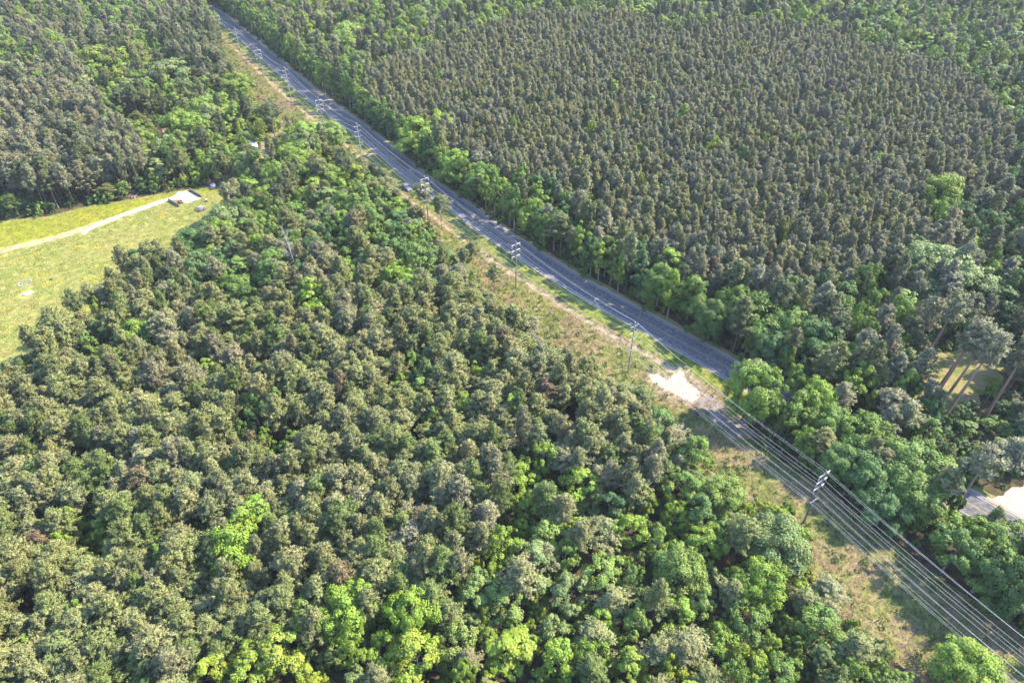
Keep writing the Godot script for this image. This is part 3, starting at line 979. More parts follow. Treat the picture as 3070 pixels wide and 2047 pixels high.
func grow_meadow() -> void:
	rng.seed = 101
	var leaf := leaf_material(Color.WHITE, 0.4)
	var shapes := [grass_tuft(36, 0.30, 0.85).mesh(leaf), grass_tuft(30, 0.42, 1.0).mesh(leaf), grass_tuft(24, 0.5, 0.7).mesh(leaf)]
	var where := [[], [], []]
	var tints := [[], [], []]
	var field := PackedVector2Array(FIELD_EDGE)
	var track := smooth(FARM_TRACK, 2.0)
	var path := smooth(GRAVEL_PATH, 2.0)
	var z := -230.0
	while z < -82.0:
		var x := -190.0
		while x < -94.0:
			var p := Vector2(x + rng.randf_range(-0.6, 0.6), z + rng.randf_range(-0.6, 0.6))
			x += 1.05
			if not inside(p, field) or rng.randf() < 0.12 or p.distance_to(Vector2(-142.4, -162.5)) < 2.6:
				continue
			var bare := false
			for q in track:
				bare = bare or p.distance_to(q) < 2.1
			for q in path:
				bare = bare or p.distance_to(q) < 1.4
			if bare and rng.randf() < 0.93 or Geometry2D.is_point_in_polygon(p, PackedVector2Array(PAD_EDGE)):
				continue
			var n := patches.get_noise_2d(p.x * 1.7 + 300.0, p.y * 2.6)
			var bloom := gaps.get_noise_2d(p.x * 1.1, p.y * 1.6)
			var k := Color(0.165, 0.188, 0.040)
			if n > 0.18:
				k = Color(0.215, 0.195, 0.062)
			elif n > -0.12:
				k = Color(0.185, 0.190, 0.048)
			var i := rng.randi() % 2
			if bloom > 0.38 and rng.randf() < 0.75:
				k = Color(0.300, 0.250, 0.018)
				i = 2
			var s := rng.randf_range(0.7, 1.25)
			where[i].append(Transform3D(Basis(Vector3.UP, rng.randf() * TAU).scaled_local(Vector3(s, s, s)), Vector3(p.x, 0.02, p.y)))
			tints[i].append(k * rng.randf_range(0.85, 1.12))
		z += 1.05
	var o := thing("meadow_grass", "green grass and yellow flowers growing all over the field", "grass")
	o.set_meta("kind", "stuff")
	for i in 3:
		spread(shapes[i], where[i], tints[i], "tufts", o)


# ---------------------------------------------------------------- land
func lay_land() -> void:
	rng.seed = 5
	var fine := noise_texture(0.05, 4, [[0.0, Color(0.50, 0.50, 0.50)], [0.5, Color(0.80, 0.80, 0.80)], [1.0, Color(1, 1, 1)]], 3, 512)
	var litter := land_material(noise_texture(0.012, 5, [[0.2, Color(0.028, 0.023, 0.013)], [0.5, Color(0.059, 0.041, 0.026)], [0.66, Color(0.047, 0.053, 0.018)], [0.85, Color(0.093, 0.062, 0.040)]], 11), 34.0, fine, 5.0)
	var all := PackedVector2Array([Vector2(-1400, -1600), Vector2(1400, -1600), Vector2(1400, 700), Vector2(-1400, 700)])
	ground("ground", flat_mesh(all, PackedInt32Array([0, 1, 2, 0, 2, 3]), 0.0, litter), "brown leaf litter of the forest floor between the trees", "forest floor")
	var rough := land_material(noise_texture(0.010, 5, [[0.22, Color(0.091, 0.106, 0.025)], [0.42, Color(0.139, 0.135, 0.040)], [0.55, Color(0.188, 0.146, 0.069)], [0.72, Color(0.153, 0.117, 0.053)], [0.86, Color(0.230, 0.177, 0.100)]], 21), 46.0, fine, 3.7)
	ground("right_of_way", sheet(open_land[0], 0.02, rough), "tan and green strip of rough land kept clear under the power line", "cleared strip")
	var lush := land_material(noise_texture(0.012, 4, [[0.25, Color(0.081, 0.108, 0.016)], [0.55, Color(0.128, 0.143, 0.023)], [0.8, Color(0.168, 0.155, 0.045)]], 31), 30.0, fine, 3.1)
	ground("verge", ribbon(road, 0.2, 5.6, 0.045, lush, 0.35, 8), "green mown grass verge along the near edge of the asphalt road", "verge")
	var soil := land_material(noise_texture(0.014, 5, [[0.25, Color(0.161, 0.124, 0.071)], [0.55, Color(0.230, 0.177, 0.112)], [0.85, Color(0.267, 0.212, 0.143)]], 41), 24.0, fine, 2.9)
	var from := 0
	var to := 0
	for i in road.size():
		if road[i].y < -395.0:
			from = i
		if road[i].y < -128.0:
			to = i
	ground("dirt_track", ribbon(road, 6.8, 8.6, 0.065, soil, 0.5, from, to), "pale dry dirt track in the grass between the road and the poles", "track")
	var pale := land_material(noise_texture(0.02, 5, [[0.2, Color(0.201, 0.157, 0.101)], [0.45, Color(0.291, 0.247, 0.184)], [0.8, Color(0.347, 0.313, 0.257)]], 51), 22.0, fine, 4.1)
	var sandy := Geometry2D.offset_polygon(PackedVector2Array(SAND_PATCH), 2.2)[0] as PackedVector2Array
	ground("sandy_soil", sheet(sandy, 0.058, soil, 0.6, 0.7), "pale sandy soil fringe around the bare sand patch", "bare earth")
	ground("sand_patch", sheet(PackedVector2Array(SAND_PATCH), 0.075, pale, 0.45, 0.45), "bright bare sand patch beside the road under the wires", "sand")
	var stony := land_material(noise_texture(0.03, 5, [[0.2, Color(0.106, 0.087, 0.068)], [0.55, Color(0.168, 0.137, 0.115)], [0.9, Color(0.223, 0.181, 0.143)]], 61), 18.0, fine, 2.3)
	ground("gravel_patch", sheet(PackedVector2Array(GRAVEL_PATCH), 0.07, stony, 0.8, 0.5), "shaded grey gravel turnout beside the bare sand patch", "gravel")
	# field and farmyard
	var meadow := land_material(noise_texture(0.011, 5, [[0.18, Color(0.126, 0.146, 0.032)], [0.42, Color(0.170, 0.180, 0.043)], [0.60, Color(0.204, 0.192, 0.058)], [0.76, Color(0.228, 0.190, 0.078)], [0.88, Color(0.270, 0.246, 0.024)]], 71), 44.0, fine, 6.0)
	ground("field", sheet(PackedVector2Array(FIELD_EDGE), 0.02, meadow), "open green and yellow flowering field in the clearing", "field")
	var strip := land_material(noise_texture(0.011, 4, [[0.25, Color(0.153, 0.168, 0.012)], [0.55, Color(0.192, 0.192, 0.015)], [0.8, Color(0.215, 0.180, 0.035)]], 81), 50.0, fine, 6.0)
	var track := smooth(FARM_TRACK, 1.5)
	var upper := PackedVector2Array()
	for p in track:
		upper.append(p + Vector2(0.6, -2.0))
	for i in range(7, -1, -1):
		upper.append(FIELD_EDGE[i] + Vector2(0.5, 1.6))
	ground("field_strip", sheet(upper, 0.04, strip, 2.0, 0.2), "bright yellow-green crop strip between the farm track and the woods", "field strip")
	var beaten := land_material(noise_texture(0.014, 4, [[0.25, Color(0.186, 0.165, 0.075)], [0.55, Color(0.249, 0.218, 0.112)], [0.85, Color(0.286, 0.249, 0.155)]], 91), 25.0, fine, 4.0)
	ground("farm_track", ribbon(track, -1.9, 1.9, 0.06, beaten, 0.25), "worn tan farm track crossing the field", "track")
	var chalk := land_material(noise_texture(0.03, 5, [[0.2, Color(0.323, 0.305, 0.286)], [0.8, Color(0.435, 0.423, 0.404)]], 101), 12.0, fine, 3.0)
	ground("gravel_path", ribbon(smooth(GRAVEL_PATH, 1.2), -0.75, 0.75, 0.08, chalk, 0.12), "white gravel path curving over the field to the pad", "path")
	var yard := land_material(noise_texture(0.014, 5, [[0.25, Color(0.093, 0.106, 0.031)], [0.5, Color(0.155, 0.137, 0.062)], [0.75, Color(0.223, 0.161, 0.106)]], 111), 30.0, fine, 4.0)
	ground("yard", sheet(PackedVector2Array(YARD_EDGE), 0.03, yard), "grass and bare soil yard between the homestead trees", "yard")
	for d in [[DRIVE_A, "pale gravel driveway leaving the road beside a tall slim pole"], [DRIVE_B, "pale dirt driveway bending from the road into the homestead grove"]]:
		ground("driveway", ribbon(smooth(d[0], 1.5), -1.9, 1.9, 0.07, soil, 0.4), d[1], "driveway")
	var clay := land_material(noise_texture(0.02, 4, [[0.25, Color(0.223, 0.118, 0.075)], [0.8, Color(0.311, 0.192, 0.124)]], 121), 16.0, fine, 3.0)
	ground("clay_patch", sheet(PackedVector2Array(RED_EARTH), 0.05, clay, 1.5, 0.5), "orange bare clay patch showing between trees past the field", "bare earth")
	ground("glade", sheet(PackedVector2Array(GLADE_EDGE), 0.03, rough, 1.4, 1.1), "small sunlit grass clearing under the tall bare-stemmed pines", "clearing")
	ground("sand_lot", sheet(PackedVector2Array(SAND_LOT), 0.05, land_material(noise_texture(0.02, 5, [[0.2, Color(0.261, 0.186, 0.150)], [0.8, Color(0.373, 0.286, 0.243)]], 131), 20.0, fine, 3.0), 1.5, 0.6), "pinkish sandy yard at the picture's edge past the road", "bare earth")
	# road
	var asphalt := land_material(noise_texture(0.02, 6, [[0.15, Color(0.058, 0.056, 0.060)], [0.42, Color(0.088, 0.083, 0.085)], [0.6, Color(0.108, 0.100, 0.099)], [0.85, Color(0.140, 0.128, 0.122)]], 141), 26.0, fine, 2.6)
	ground("road", ribbon(road, 0.35, -ROAD_WIDTH - 0.35, 0.09, asphalt, 0.06), "two-lane asphalt country road running through the forest", "road")
	var gravelly := land_material(noise_texture(0.03, 5, [[0.2, Color(0.168, 0.143, 0.112)], [0.8, Color(0.274, 0.236, 0.192)]], 151), 9.0, fine, 2.0)
	ground("shoulder", ribbon(road, 0.2, 1.0, 0.07, gravelly, 0.2), "thin pale gravel shoulder along the near road edge", "shoulder")
	ground("shoulder", ribbon(road, -ROAD_WIDTH - 1.3, -ROAD_WIDTH - 0.2, 0.07, gravelly, 0.25), "thin pale gravel shoulder along the far road edge", "shoulder")
	ground("grass_verge", ribbon(road, -ROAD_WIDTH - 2.6, -ROAD_WIDTH - 0.8, 0.045, rough, 0.5), "shaded grass strip between the road and the far trees", "verge")
	var white := paint(Color(0.25, 0.24, 0.23), 0.7)
	var amber := paint(Color(0.15, 0.105, 0.04), 0.7)
	ground("edge_line", ribbon(road, -0.21, -0.10, 0.11, white), "worn white line along the near edge of the road", "road marking")
	ground("edge_line", ribbon(road, -ROAD_WIDTH + 0.10, -ROAD_WIDTH + 0.21, 0.11, white), "worn white line along the far edge of the road", "road marking")
	for s: float in [-0.14, 0.14]:
		ground("centre_line", ribbon(road, -ROAD_WIDTH * 0.5 + s - 0.06, -ROAD_WIDTH * 0.5 + s + 0.06, 0.11, amber), "yellow centre line nearest the %s of the road" % ("far trees" if s < 0 else "power line side"), "road marking")


# ---------------------------------------------------------------- power line
const POLES := [
	["post", Vector2(88.5, -36.0), 16.0], ["arms", Vector2(59.4, -82.8), 16.5], ["post", Vector2(29.6, -128.4), 16.3], ["arms", Vector2(1.2, -165.1), 16.0], ["arms", Vector2(-28.6, -205.4), 16.0], ["post", Vector2(-58.1, -247.6), 16.6],
	["arms", Vector2(-79.1, -277.3), 15.0], ["post", Vector2(-102.6, -315.0), 14.8], ["arms", Vector2(-124.2, -346.1), 13.8], ["post", Vector2(-147.5, -384.9), 12.6], ["arms", Vector2(-166.8, -412.9), 12.0],
]
const POLE_LABELS := [
	"utility pole with post insulators next past the three nearest crossarms", "utility pole with three bright crossarms close above the thicket", "weathered utility pole without big crossarms near the sand patch", "utility pole with three crossarms standing in open grass", "three-armed utility pole beside the parked dark car",
	"tall slim utility pole rising by the pale driveway", "three-armed utility pole by the bending dirt driveway", "slim pole beside the scrub just beyond the dirt driveway", "three-armed pole in the tan grass well up the road", "slim pole next to the dark roadside pines", "farthest three-armed utility pole near the top of the photo",
]


func string_power_line() -> void:
	rng.seed = 13
	var wood := paint(Color(0.115, 0.085, 0.066), 0.9)
	var silver := paint(Color(0.17, 0.155, 0.142), 0.8)
	var arm_paint := paint(Color(0.30, 0.28, 0.265), 0.75)
	var porcelain := paint(Color(0.30, 0.30, 0.31), 0.35)
	var steel := paint(Color(0.55, 0.55, 0.56), 0.45, 0.3)
	var runs: Array = []
	for i in 11:
		runs.append([])
	for i in POLES.size():
		var p: Vector2 = POLES[i][1]
		var h: float = POLES[i][2]
		var ahead: Vector2 = POLES[maxi(i - 1, 0)][1] - POLES[mini(i + 1, POLES.size() - 1)][1]
		var yaw := atan2(-ahead.y, ahead.x) - PI / 2
		var o := thing("utility_pole", POLE_LABELS[i], "utility pole", Vector3(p.x, 0, p.y), yaw, "poles of the power line")
		var turn := Basis(Vector3.UP, yaw)
		var g := Geo.new()
		g.tube(PackedVector3Array([Vector3(0, -0.5, 0), Vector3(0, h * 0.5, 0), Vector3(0, h, 0)]), PackedFloat32Array([0.20, 0.165, 0.12]), 10, Color.WHITE)
		part("pole", g.mesh(silver if POLES[i][0] == "post" else wood), o)
		g = Geo.new()
		g.tube(PackedVector3Array([Vector3(0, h - 0.02, 0), Vector3(0.22, h + 0.45, 0)]), PackedFloat32Array([0.035, 0.03]), 5, Color.WHITE)
		part("shield_wire_bracket", g.mesh(steel), o)
		runs[0].append(Vector3(p.x, 0, p.y) + turn * Vector3(0.22, h + 0.45, 0))
		for level in 3:
			var y := h - 0.85 - level * 1.95
			if POLES[i][0] == "arms":
				g = Geo.new()
				g.box(Vector3(0, y, 0.14), Vector3(3.0, 0.20, 0.14), Color.WHITE)
				g.tube(PackedVector3Array([Vector3(-0.75, y, 0.2), Vector3(0, y - 0.62, 0.16)]), PackedFloat32Array([0.03, 0.03]), 4, Color.WHITE)
				g.tube(PackedVector3Array([Vector3(0.75, y, 0.2), Vector3(0, y - 0.62, 0.16)]), PackedFloat32Array([0.03, 0.03]), 4, Color.WHITE)
				var arm := part("crossarm", g.mesh(arm_paint), o)
				for s: float in [-1.0, 1.0]:
					g = Geo.new()
					var points := PackedVector3Array()
					var radii := PackedFloat32Array()
					for k in 9:
						points.append(Vector3(s * 1.42, y - 0.1 - 0.11 * k, 0.14))
						radii.append(0.10 if k % 2 else 0.06)
					g.tube(points, radii, 8, Color.WHITE)
					part("insulator", g.mesh(porcelain), arm)
					runs[1 + level * 2 + (0 if s < 0 else 1)].append(Vector3(p.x, 0, p.y) + turn * Vector3(s * 1.42, y - 1.02, 0.14))
			else:
				for s: float in [-1.0, 1.0]:
					g = Geo.new()
					var points := PackedVector3Array()
					var radii := PackedFloat32Array()
					for k in 9:
						points.append(Vector3(s * (0.12 + 0.15 * k), y - 0.5 + 0.035 * k, 0))
						radii.append(0.06 if k % 2 else 0.035)
					g.tube(points, radii, 8, Color.WHITE)
					part("post_insulator", g.mesh(porcelain), o)
					runs[1 + level * 2 + (0 if s < 0 else 1)].append(Vector3(p.x, 0, p.y) + turn * Vector3(s * 1.34, y - 0.22, 0))
		# the local line lower on the pole
		g = Geo.new()
		var low := h - 8.6
		g.box(Vector3(0.1, low, -0.14), Vector3(2.4, 0.14, 0.12), Color.WHITE)
		var arm := part("lower_crossarm", g.mesh(silver), o)
		for s in 3:
			g = Geo.new()
			var x: float = [-1.0, 0.55, 1.2][s]
			g.tube(PackedVector3Array([Vector3(x, low + 0.06, -0.14), Vector3(x, low + 0.2, -0.14), Vector3(x, low + 0.32, -0.14)]), PackedFloat32Array([0.04, 0.07, 0.05]), 7, Color.WHITE)
			part("pin_insulator", g.mesh(porcelain), arm)
			runs[7 + s].append(Vector3(p.x, 0, p.y) + turn * Vector3(x, low + 0.33, -0.14))
		runs[10].append(Vector3(p.x, 0, p.y) + turn * Vector3(0.2, low - 1.3, 0))
		g = Geo.new()
		g.tube(PackedVector3Array([Vector3(0, low - 1.3, 0), Vector3(0.2, low - 1.3, 0)]), PackedFloat32Array([0.05, 0.05]), 5, Color.WHITE)
		part("cable_bracket", g.mesh(steel), o)
	var names := ["topmost thin shield wire strung over the tops of the utility poles", "", "", "", "", "", "", "lower line wire on the field side of the poles", "lower line wire in the middle of its crossarms", "lower line wire on the road side of the poles", "lowest cable strung along the utility poles"]
	for i in 6:
		names[1 + i] = "%s power wire on the %s side of the poles" % [["top", "middle", "bottom"][i / 2], "field" if i % 2 == 0 else "road"]
	var bright := paint(Color(0.38, 0.38, 0.385), 0.5, 0.2)
	for i in 11:
		var g := Geo.new()
		var points := PackedVector3Array()
		var radii := PackedFloat32Array()
		var run: Array = runs[i]
		for k in run.size() - 1:
			for s in 14:
				var f := s / 14.0
				var q: Vector3 = run[k].lerp(run[k + 1], f)
				q.y -= (1.1 if i < 7 else 0.8) * 4.0 * f * (1.0 - f)
				points.append(q)
				radii.append(0.014)
		points.append(run[run.size() - 1])
		radii.append(0.014)
		g.tube(points, radii, 5, Color.WHITE)
		var o := part(numbered("power_wire"), g.mesh(bright), self)
		tag(o, names[i], "wire", "wires of the power line")


# ---------------------------------------------------------------- things
func wheel(parent: Node, at: Vector3, r: float, rubber: Material, metal: Material) -> void:
	var g := Geo.new()
	g.tube(PackedVector3Array([Vector3(-0.11, 0, 0), Vector3(0.11, 0, 0)]), PackedFloat32Array([r, r]), 14, Color.WHITE)
	var tyre := part("wheel", g.mesh(rubber), parent, at)
	g = Geo.new()
	var s := signf(at.x)
	g.tube(PackedVector3Array([Vector3(0.1 * s, 0, 0), Vector3(0.125 * s, 0, 0)]), PackedFloat32Array([r * 0.62, r * 0.55]), 12, Color.WHITE)
	part("rim", g.mesh(metal), tyre)


func car(label: String, sort: String, color: Color, at: Vector3, turn: float) -> void:
	var o := thing("pickup_truck" if sort == "pickup" else "parked_car", label, "pickup" if sort == "pickup" else "car", at, turn)
	var body := paint(color, 0.28, 0.25)
	var glass := paint(Color(0.02, 0.025, 0.03), 0.08)
	var rubber := paint(Color(0.02, 0.02, 0.02), 0.9)
	var metal := paint(Color(0.5, 0.5, 0.5), 0.35, 0.7)
	var w := 0.92
	# side outline, front at -z: [z, y bottom, y top, half width]
	var ribs := [[-2.35, 0.45, 0.72, 0.74], [-2.2, 0.32, 0.88, 0.86], [-1.3, 0.30, 1.02, w], [-0.85, 0.30, 1.06, w], [0.6, 0.30, 1.08, w], [1.9, 0.32, 1.10, w], [2.25, 0.40, 1.06, 0.86], [2.33, 0.5, 0.98, 0.8]]
	var g := Geo.new()
	for i in ribs.size() - 1:
		var a: Array = ribs[i]
		var b: Array = ribs[i + 1]
		for s: float in [-1.0, 1.0]:
			g.out_quad(Vector3(s * a[3], a[1], a[0]), Vector3(s * b[3], b[1], b[0]), Vector3(s * b[3], b[2] - 0.12, b[0]), Vector3(s * a[3], a[2] - 0.12, a[0]), Vector3(s, 0, 0), Color.WHITE)
			g.out_quad(Vector3(s * a[3], a[2] - 0.12, a[0]), Vector3(s * b[3], b[2] - 0.12, b[0]), Vector3(s * (b[3] - 0.12), b[2], b[0]), Vector3(s * (a[3] - 0.12), a[2], a[0]), Vector3(s, 1, 0), Color.WHITE)
		g.out_quad(Vector3(-a[3] + 0.12, a[2], a[0]), Vector3(a[3] - 0.12, a[2], a[0]), Vector3(b[3] - 0.12, b[2], b[0]), Vector3(-b[3] + 0.12, b[2], b[0]), Vector3.UP, Color.WHITE)
		g.out_quad(Vector3(-a[3], a[1], a[0]), Vector3(a[3], a[1], a[0]), Vector3(b[3], b[1], b[0]), Vector3(-b[3], b[1], b[0]), Vector3.DOWN, Color.WHITE)
	for e: int in [0, ribs.size() - 1]:
		var a: Array = ribs[e]
		g.out_quad(Vector3(-a[3], a[1], a[0]), Vector3(a[3], a[1], a[0]), Vector3(a[3], a[2] - 0.12, a[0]), Vector3(-a[3], a[2] - 0.12, a[0]), Vector3(0, 0, a[0]), Color.WHITE)
		g.out_quad(Vector3(-a[3], a[2] - 0.12, a[0]), Vector3(a[3], a[2] - 0.12, a[0]), Vector3(a[3] - 0.12, a[2], a[0]), Vector3(-a[3] + 0.12, a[2], a[0]), Vector3(0, 1, a[0]), Color.WHITE)
	part("body", g.mesh(body), o)
	var back: float = 0.35 if sort == "pickup" else (2.05 if sort == "suv" else 1.75)
	var roof_end: float = 0.2 if sort == "pickup" else (1.75 if sort == "suv" else 0.9)
	var high: float = 1.42 if sort == "car" else 1.68
	var foot := 1.05
	g = Geo.new()
	g.out_quad(Vector3(-0.78, foot, -0.95), Vector3(0.78, foot, -0.95), Vector3(0.62, high - 0.05, -0.25), Vector3(-0.62, high - 0.05, -0.25), Vector3(0, 1, -1), Color.WHITE)
	part("windscreen", g.mesh(glass), o)
	g = Geo.new()
	g.out_quad(Vector3(-0.78, foot, back), Vector3(0.78, foot, back), Vector3(0.62, high - 0.05, roof_end), Vector3(-0.62, high - 0.05, roof_end), Vector3(0, 1, 1), Color.WHITE)
	part("rear_window", g.mesh(glass), o)
	for s: float in [-1.0, 1.0]:
		g = Geo.new()
		g.out_quad(Vector3(s * 0.82, foot, -0.93), Vector3(s * 0.82, foot, back), Vector3(s * 0.66, high - 0.04, roof_end), Vector3(s * 0.66, high - 0.04, -0.25), Vector3(s, 0.3, 0), Color.WHITE)
		part("side_window", g.mesh(glass), o)
		g = Geo.new()
		g.box(Vector3(s * 0.62, 0.72, -2.27), Vector3(0.34, 0.16, 0.12), Color.WHITE)
		part("headlight", g.mesh(paint(Color(0.6, 0.6, 0.6), 0.15)), o)
		g = Geo.new()
		g.box(Vector3(s * 0.68, 0.85, 2.29), Vector3(0.2, 0.24, 0.1), Color.WHITE)
		part("tail_light", g.mesh(paint(Color(0.30, 0.02, 0.02), 0.2)), o)
		g = Geo.new()
		g.box(Vector3(s * 0.98, 1.1, -0.72), Vector3(0.16, 0.13, 0.1), Color.WHITE)
		part("mirror", g.mesh(body), o)
		for z: float in [-1.42, 1.42]:
			wheel(o, Vector3(s * 0.84, 0.36, z), 0.36, rubber, metal)
	g = Geo.new()
	g.box(Vector3(0, high, (roof_end - 0.25) * 0.5), Vector3(1.36, 0.09, roof_end + 0.32), Color.WHITE)
	part("roof", g.mesh(body), o)
	if sort == "pickup":
		g = Geo.new()
		for s: float in [-1.0, 1.0]:
			g.box(Vector3(s * 0.82, 1.2, 1.35), Vector3(0.1, 0.28, 1.9), Color.WHITE)
		g.box(Vector3(0, 1.2, 2.27), Vector3(1.6, 0.28, 0.09), Color.WHITE)
		part("cargo_bed", g.mesh(body), o)


func heap(called: String, label: String, category: String, at: Vector3, pieces: int, wide: float, high: float, length: float, k: Color, group := "") -> void:
	var o := thing(called, label, category, at, 0.0, group)
	var bark_ := paint(k, 0.95)
	var shades := [bark_, paint(k * 0.7, 0.95), paint(k * 1.25, 0.95)]
	for i in pieces:
		var g := Geo.new()
		var a := rng.randf() * TAU
		var d := Vector3(cos(a), rng.randf_range(-0.25, 0.35), sin(a)).normalized()
		var middle := Vector3(rng.randf_range(-wide, wide), 0, rng.randf_range(-wide, wide)) * 0.55
		middle.y = high * (1.0 - middle.length() / wide) * rng.randf_range(0.3, 1.0) + 0.1
		var r := rng.randf_range(0.04, 0.12)
		var bend := unit() * 0.15
		g.tube(PackedVector3Array([middle - d * length * 0.5, middle + bend, middle + d * length * 0.5]), PackedFloat32Array([r, r * 0.85, r * 0.5]), 6, Color.WHITE)
		part("branch", g.mesh(shades[i % 3]), o)


func lump(size: Vector3, bumps: float, rings := 8, sides := 14) -> Geo:
	var g := Geo.new()
	var n := FastNoiseLite.new()
	n.frequency = 0.9
	n.seed = rng.randi() % 1000
	var grid := []
	for i in rings + 1:
		var row := []
		for j in sides:
			var up := PI * 0.5 * i / rings
			var a := TAU * j / sides
			var d := Vector3(cos(up) * cos(a), sin(up), cos(up) * sin(a))
			row.append(d * size * (1.0 + bumps * n.get_noise_3dv(d * 2.0)) - Vector3(0, 0.04, 0))
		grid.append(row)
	for i in rings:
		for j in sides:
			var p: Vector3 = grid[i][j]
			var q: Vector3 = grid[i][(j + 1) % sides]
			var r: Vector3 = grid[i + 1][(j + 1) % sides]
			var u: Vector3 = grid[i + 1][j]
			if i == rings - 1:
				if (r - p).cross(q - p).dot(p) < 0.0:
					g.tri(p, r, q, Color.WHITE)
				else:
					g.tri(p, q, r, Color.WHITE)
			else:
				g.out_quad(p, q, r, u, p + Vector3(0, 0.2, 0), Color.WHITE)
	return g


func place_things() -> void:
	rng.seed = 23
	car("dark blue-grey car parked on the grass beside the road", "suv", Color(0.085, 0.095, 0.125), Vector3(-38.4, 0.05, -227.2), 0.62 + PI)
	car("white pickup on the road near the top of the photo", "pickup", Color(0.72, 0.72, 0.72), Vector3(-204.2, 0.1, -475.0), 0.66)
	car("black car standing on the dirt driveway in the homestead grove", "car", Color(0.018, 0.02, 0.024), Vector3(-95.3, 0.08, -257.0), 1.2)
	# concrete pad with log walls
	var slab := Geo.new()
	var edge := PackedVector2Array(PAD_EDGE)
	var faces := Geometry2D.triangulate_polygon(edge)
	for i in range(0, faces.size(), 3):
		var p := Vector3(edge[faces[i]].x, 0.12, edge[faces[i]].y)
		var q := Vector3(edge[faces[i + 1]].x, 0.12, edge[faces[i + 1]].y)
		var r := Vector3(edge[faces[i + 2]].x, 0.12, edge[faces[i + 2]].y)
		if (r - p).cross(q - p).y < 0.0:
			slab.tri(p, r, q, Color.WHITE)
		else:
			slab.tri(p, q, r, Color.WHITE)
	var middle := Vector2(-117.0, -221.0)
	for i in edge.size():
		var a := edge[i]
		var b := edge[(i + 1) % edge.size()]
		var m := (a + b) * 0.5 - middle
		slab.out_quad(Vector3(a.x, 0, a.y), Vector3(b.x, 0, b.y), Vector3(b.x, 0.12, b.y), Vector3(a.x, 0.12, a.y), Vector3(m.x, 0, m.y), Color.WHITE)
	var stone := StandardMaterial3D.new()
	stone.albedo_texture = noise_texture(0.02, 5, [[0.2, Color(0.20, 0.175, 0.155)], [0.5, Color(0.29, 0.27, 0.255)], [0.9, Color(0.36, 0.345, 0.335)]], 161, 512)
	stone.uv1_triplanar = true
	stone.uv1_scale = Vector3(0.12, 0.12, 0.12)
	stone.roughness = 0.9
	var pad := part(numbered("concrete_pad"), slab.mesh(stone), self)
	tag(pad, "white concrete pad at the end of the field path", "concrete pad")
	for w in [[Vector3(-117.6, 0, -226.2), Vector3(-111.6, 0, -221.0), "dark low log wall on the far side of the white pad"], [Vector3(-122.4, 0, -218.6), Vector3(-116.9, 0, -214.0), "dark low log wall on the near side of the white pad"]]:
		var from: Vector3 = w[0]
		var to: Vector3 = w[1]
		var o := thing("log_wall", w[2], "log wall", from.lerp(to, 0.5), 0.0, "log walls by the pad")
		for k in 3:
			var g := Geo.new()
			var half := (to - from) * 0.5 * rng.randf_range(0.94, 1.02)
			var y := 0.2 + 0.36 * k
			g.tube(PackedVector3Array([-half + Vector3(0, y, 0), Vector3(0, y + 0.02, 0), half + Vector3(0, y, 0)]), PackedFloat32Array([0.2, 0.19, 0.18]), 9, Color.WHITE)
			part("log", g.mesh(paint(Color(0.10, 0.075, 0.06) * rng.randf_range(0.8, 1.3), 0.9)), o)
		for s: float in [-0.8, 0.8]:
			var g := Geo.new()
			g.box((to - from) * 0.5 * s + Vector3(0, 0.6, 0.24), Vector3(0.14, 1.3, 0.14), Color.WHITE)
			part("stake", g.mesh(paint(Color(0.09, 0.07, 0.055), 0.9)), o)
	# small red garden cart beside the pad
	var cart := thing("garden_cart", "small dark red garden cart beside the concrete pad", "cart", Vector3(-117.6, 0.02, -217.0), 0.8)
	var g := Geo.new()
	g.box(Vector3(0, 0.5, 0), Vector3(1.0, 0.08, 1.7), Color.WHITE)
	for s: float in [-1.0, 1.0]:
		g.box(Vector3(s * 0.47, 0.71, 0), Vector3(0.06, 0.34, 1.7), Color.WHITE)
		g.box(Vector3(0, 0.71, s * 0.82), Vector3(0.88, 0.34, 0.06), Color.WHITE)
	part("tray", g.mesh(paint(Color(0.22, 0.03, 0.04), 0.5)), cart)
	for s: float in [-1.0, 1.0]:
		for z: float in [-0.55, 0.55]:
			wheel(cart, Vector3(s * 0.45, 0.24, z), 0.24, paint(Color(0.02, 0.02, 0.02)), paint(Color(0.3, 0.3, 0.3), 0.4, 0.5))
	g = Geo.new()
	g.tube(PackedVector3Array([Vector3(0, 0.45, -0.85), Vector3(0, 0.9, -1.5)]), PackedFloat32Array([0.03, 0.03]), 6, Color.WHITE)
	part("handle", g.mesh(paint(Color(0.03, 0.03, 0.03), 0.5)), cart)
	# covered trailer
	var trailer := thing("covered_trailer", "blue-grey tarpaulin-covered trailer near the field corner under trees", "trailer", Vector3(-109.9, 0.02, -228.6), 0.5)
	g = Geo.new()
	g.box(Vector3(0, 0.62, 0), Vector3(2.0, 0.16, 3.8), Color.WHITE)
	part("bed", g.mesh(paint(Color(0.08, 0.08, 0.09), 0.6)), trailer)
	part("tarpaulin", lump(Vector3(1.02, 0.62, 1.85), 0.35).mesh(paint(Color(0.07, 0.08, 0.125), 0.6)), trailer, Vector3(0, 0.72, 0))
	for s: float in [-1.0, 1.0]:
		wheel(trailer, Vector3(s * 1.08, 0.36, 0.3), 0.36, paint(Color(0.02, 0.02, 0.02)), paint(Color(0.4, 0.4, 0.4), 0.4, 0.5))
	g = Geo.new()
	g.box(Vector3(0, 0.5, -2.5), Vector3(0.12, 0.12, 1.4), Color.WHITE)
	part("drawbar", g.mesh(paint(Color(0.05, 0.05, 0.05), 0.6)), trailer)
	# shed
	var shed := thing("shed", "small pale metal-roofed shed half hidden in the homestead grove", "shed", Vector3(-104.0, 0.02, -259.8), 0.4)
	g = Geo.new()
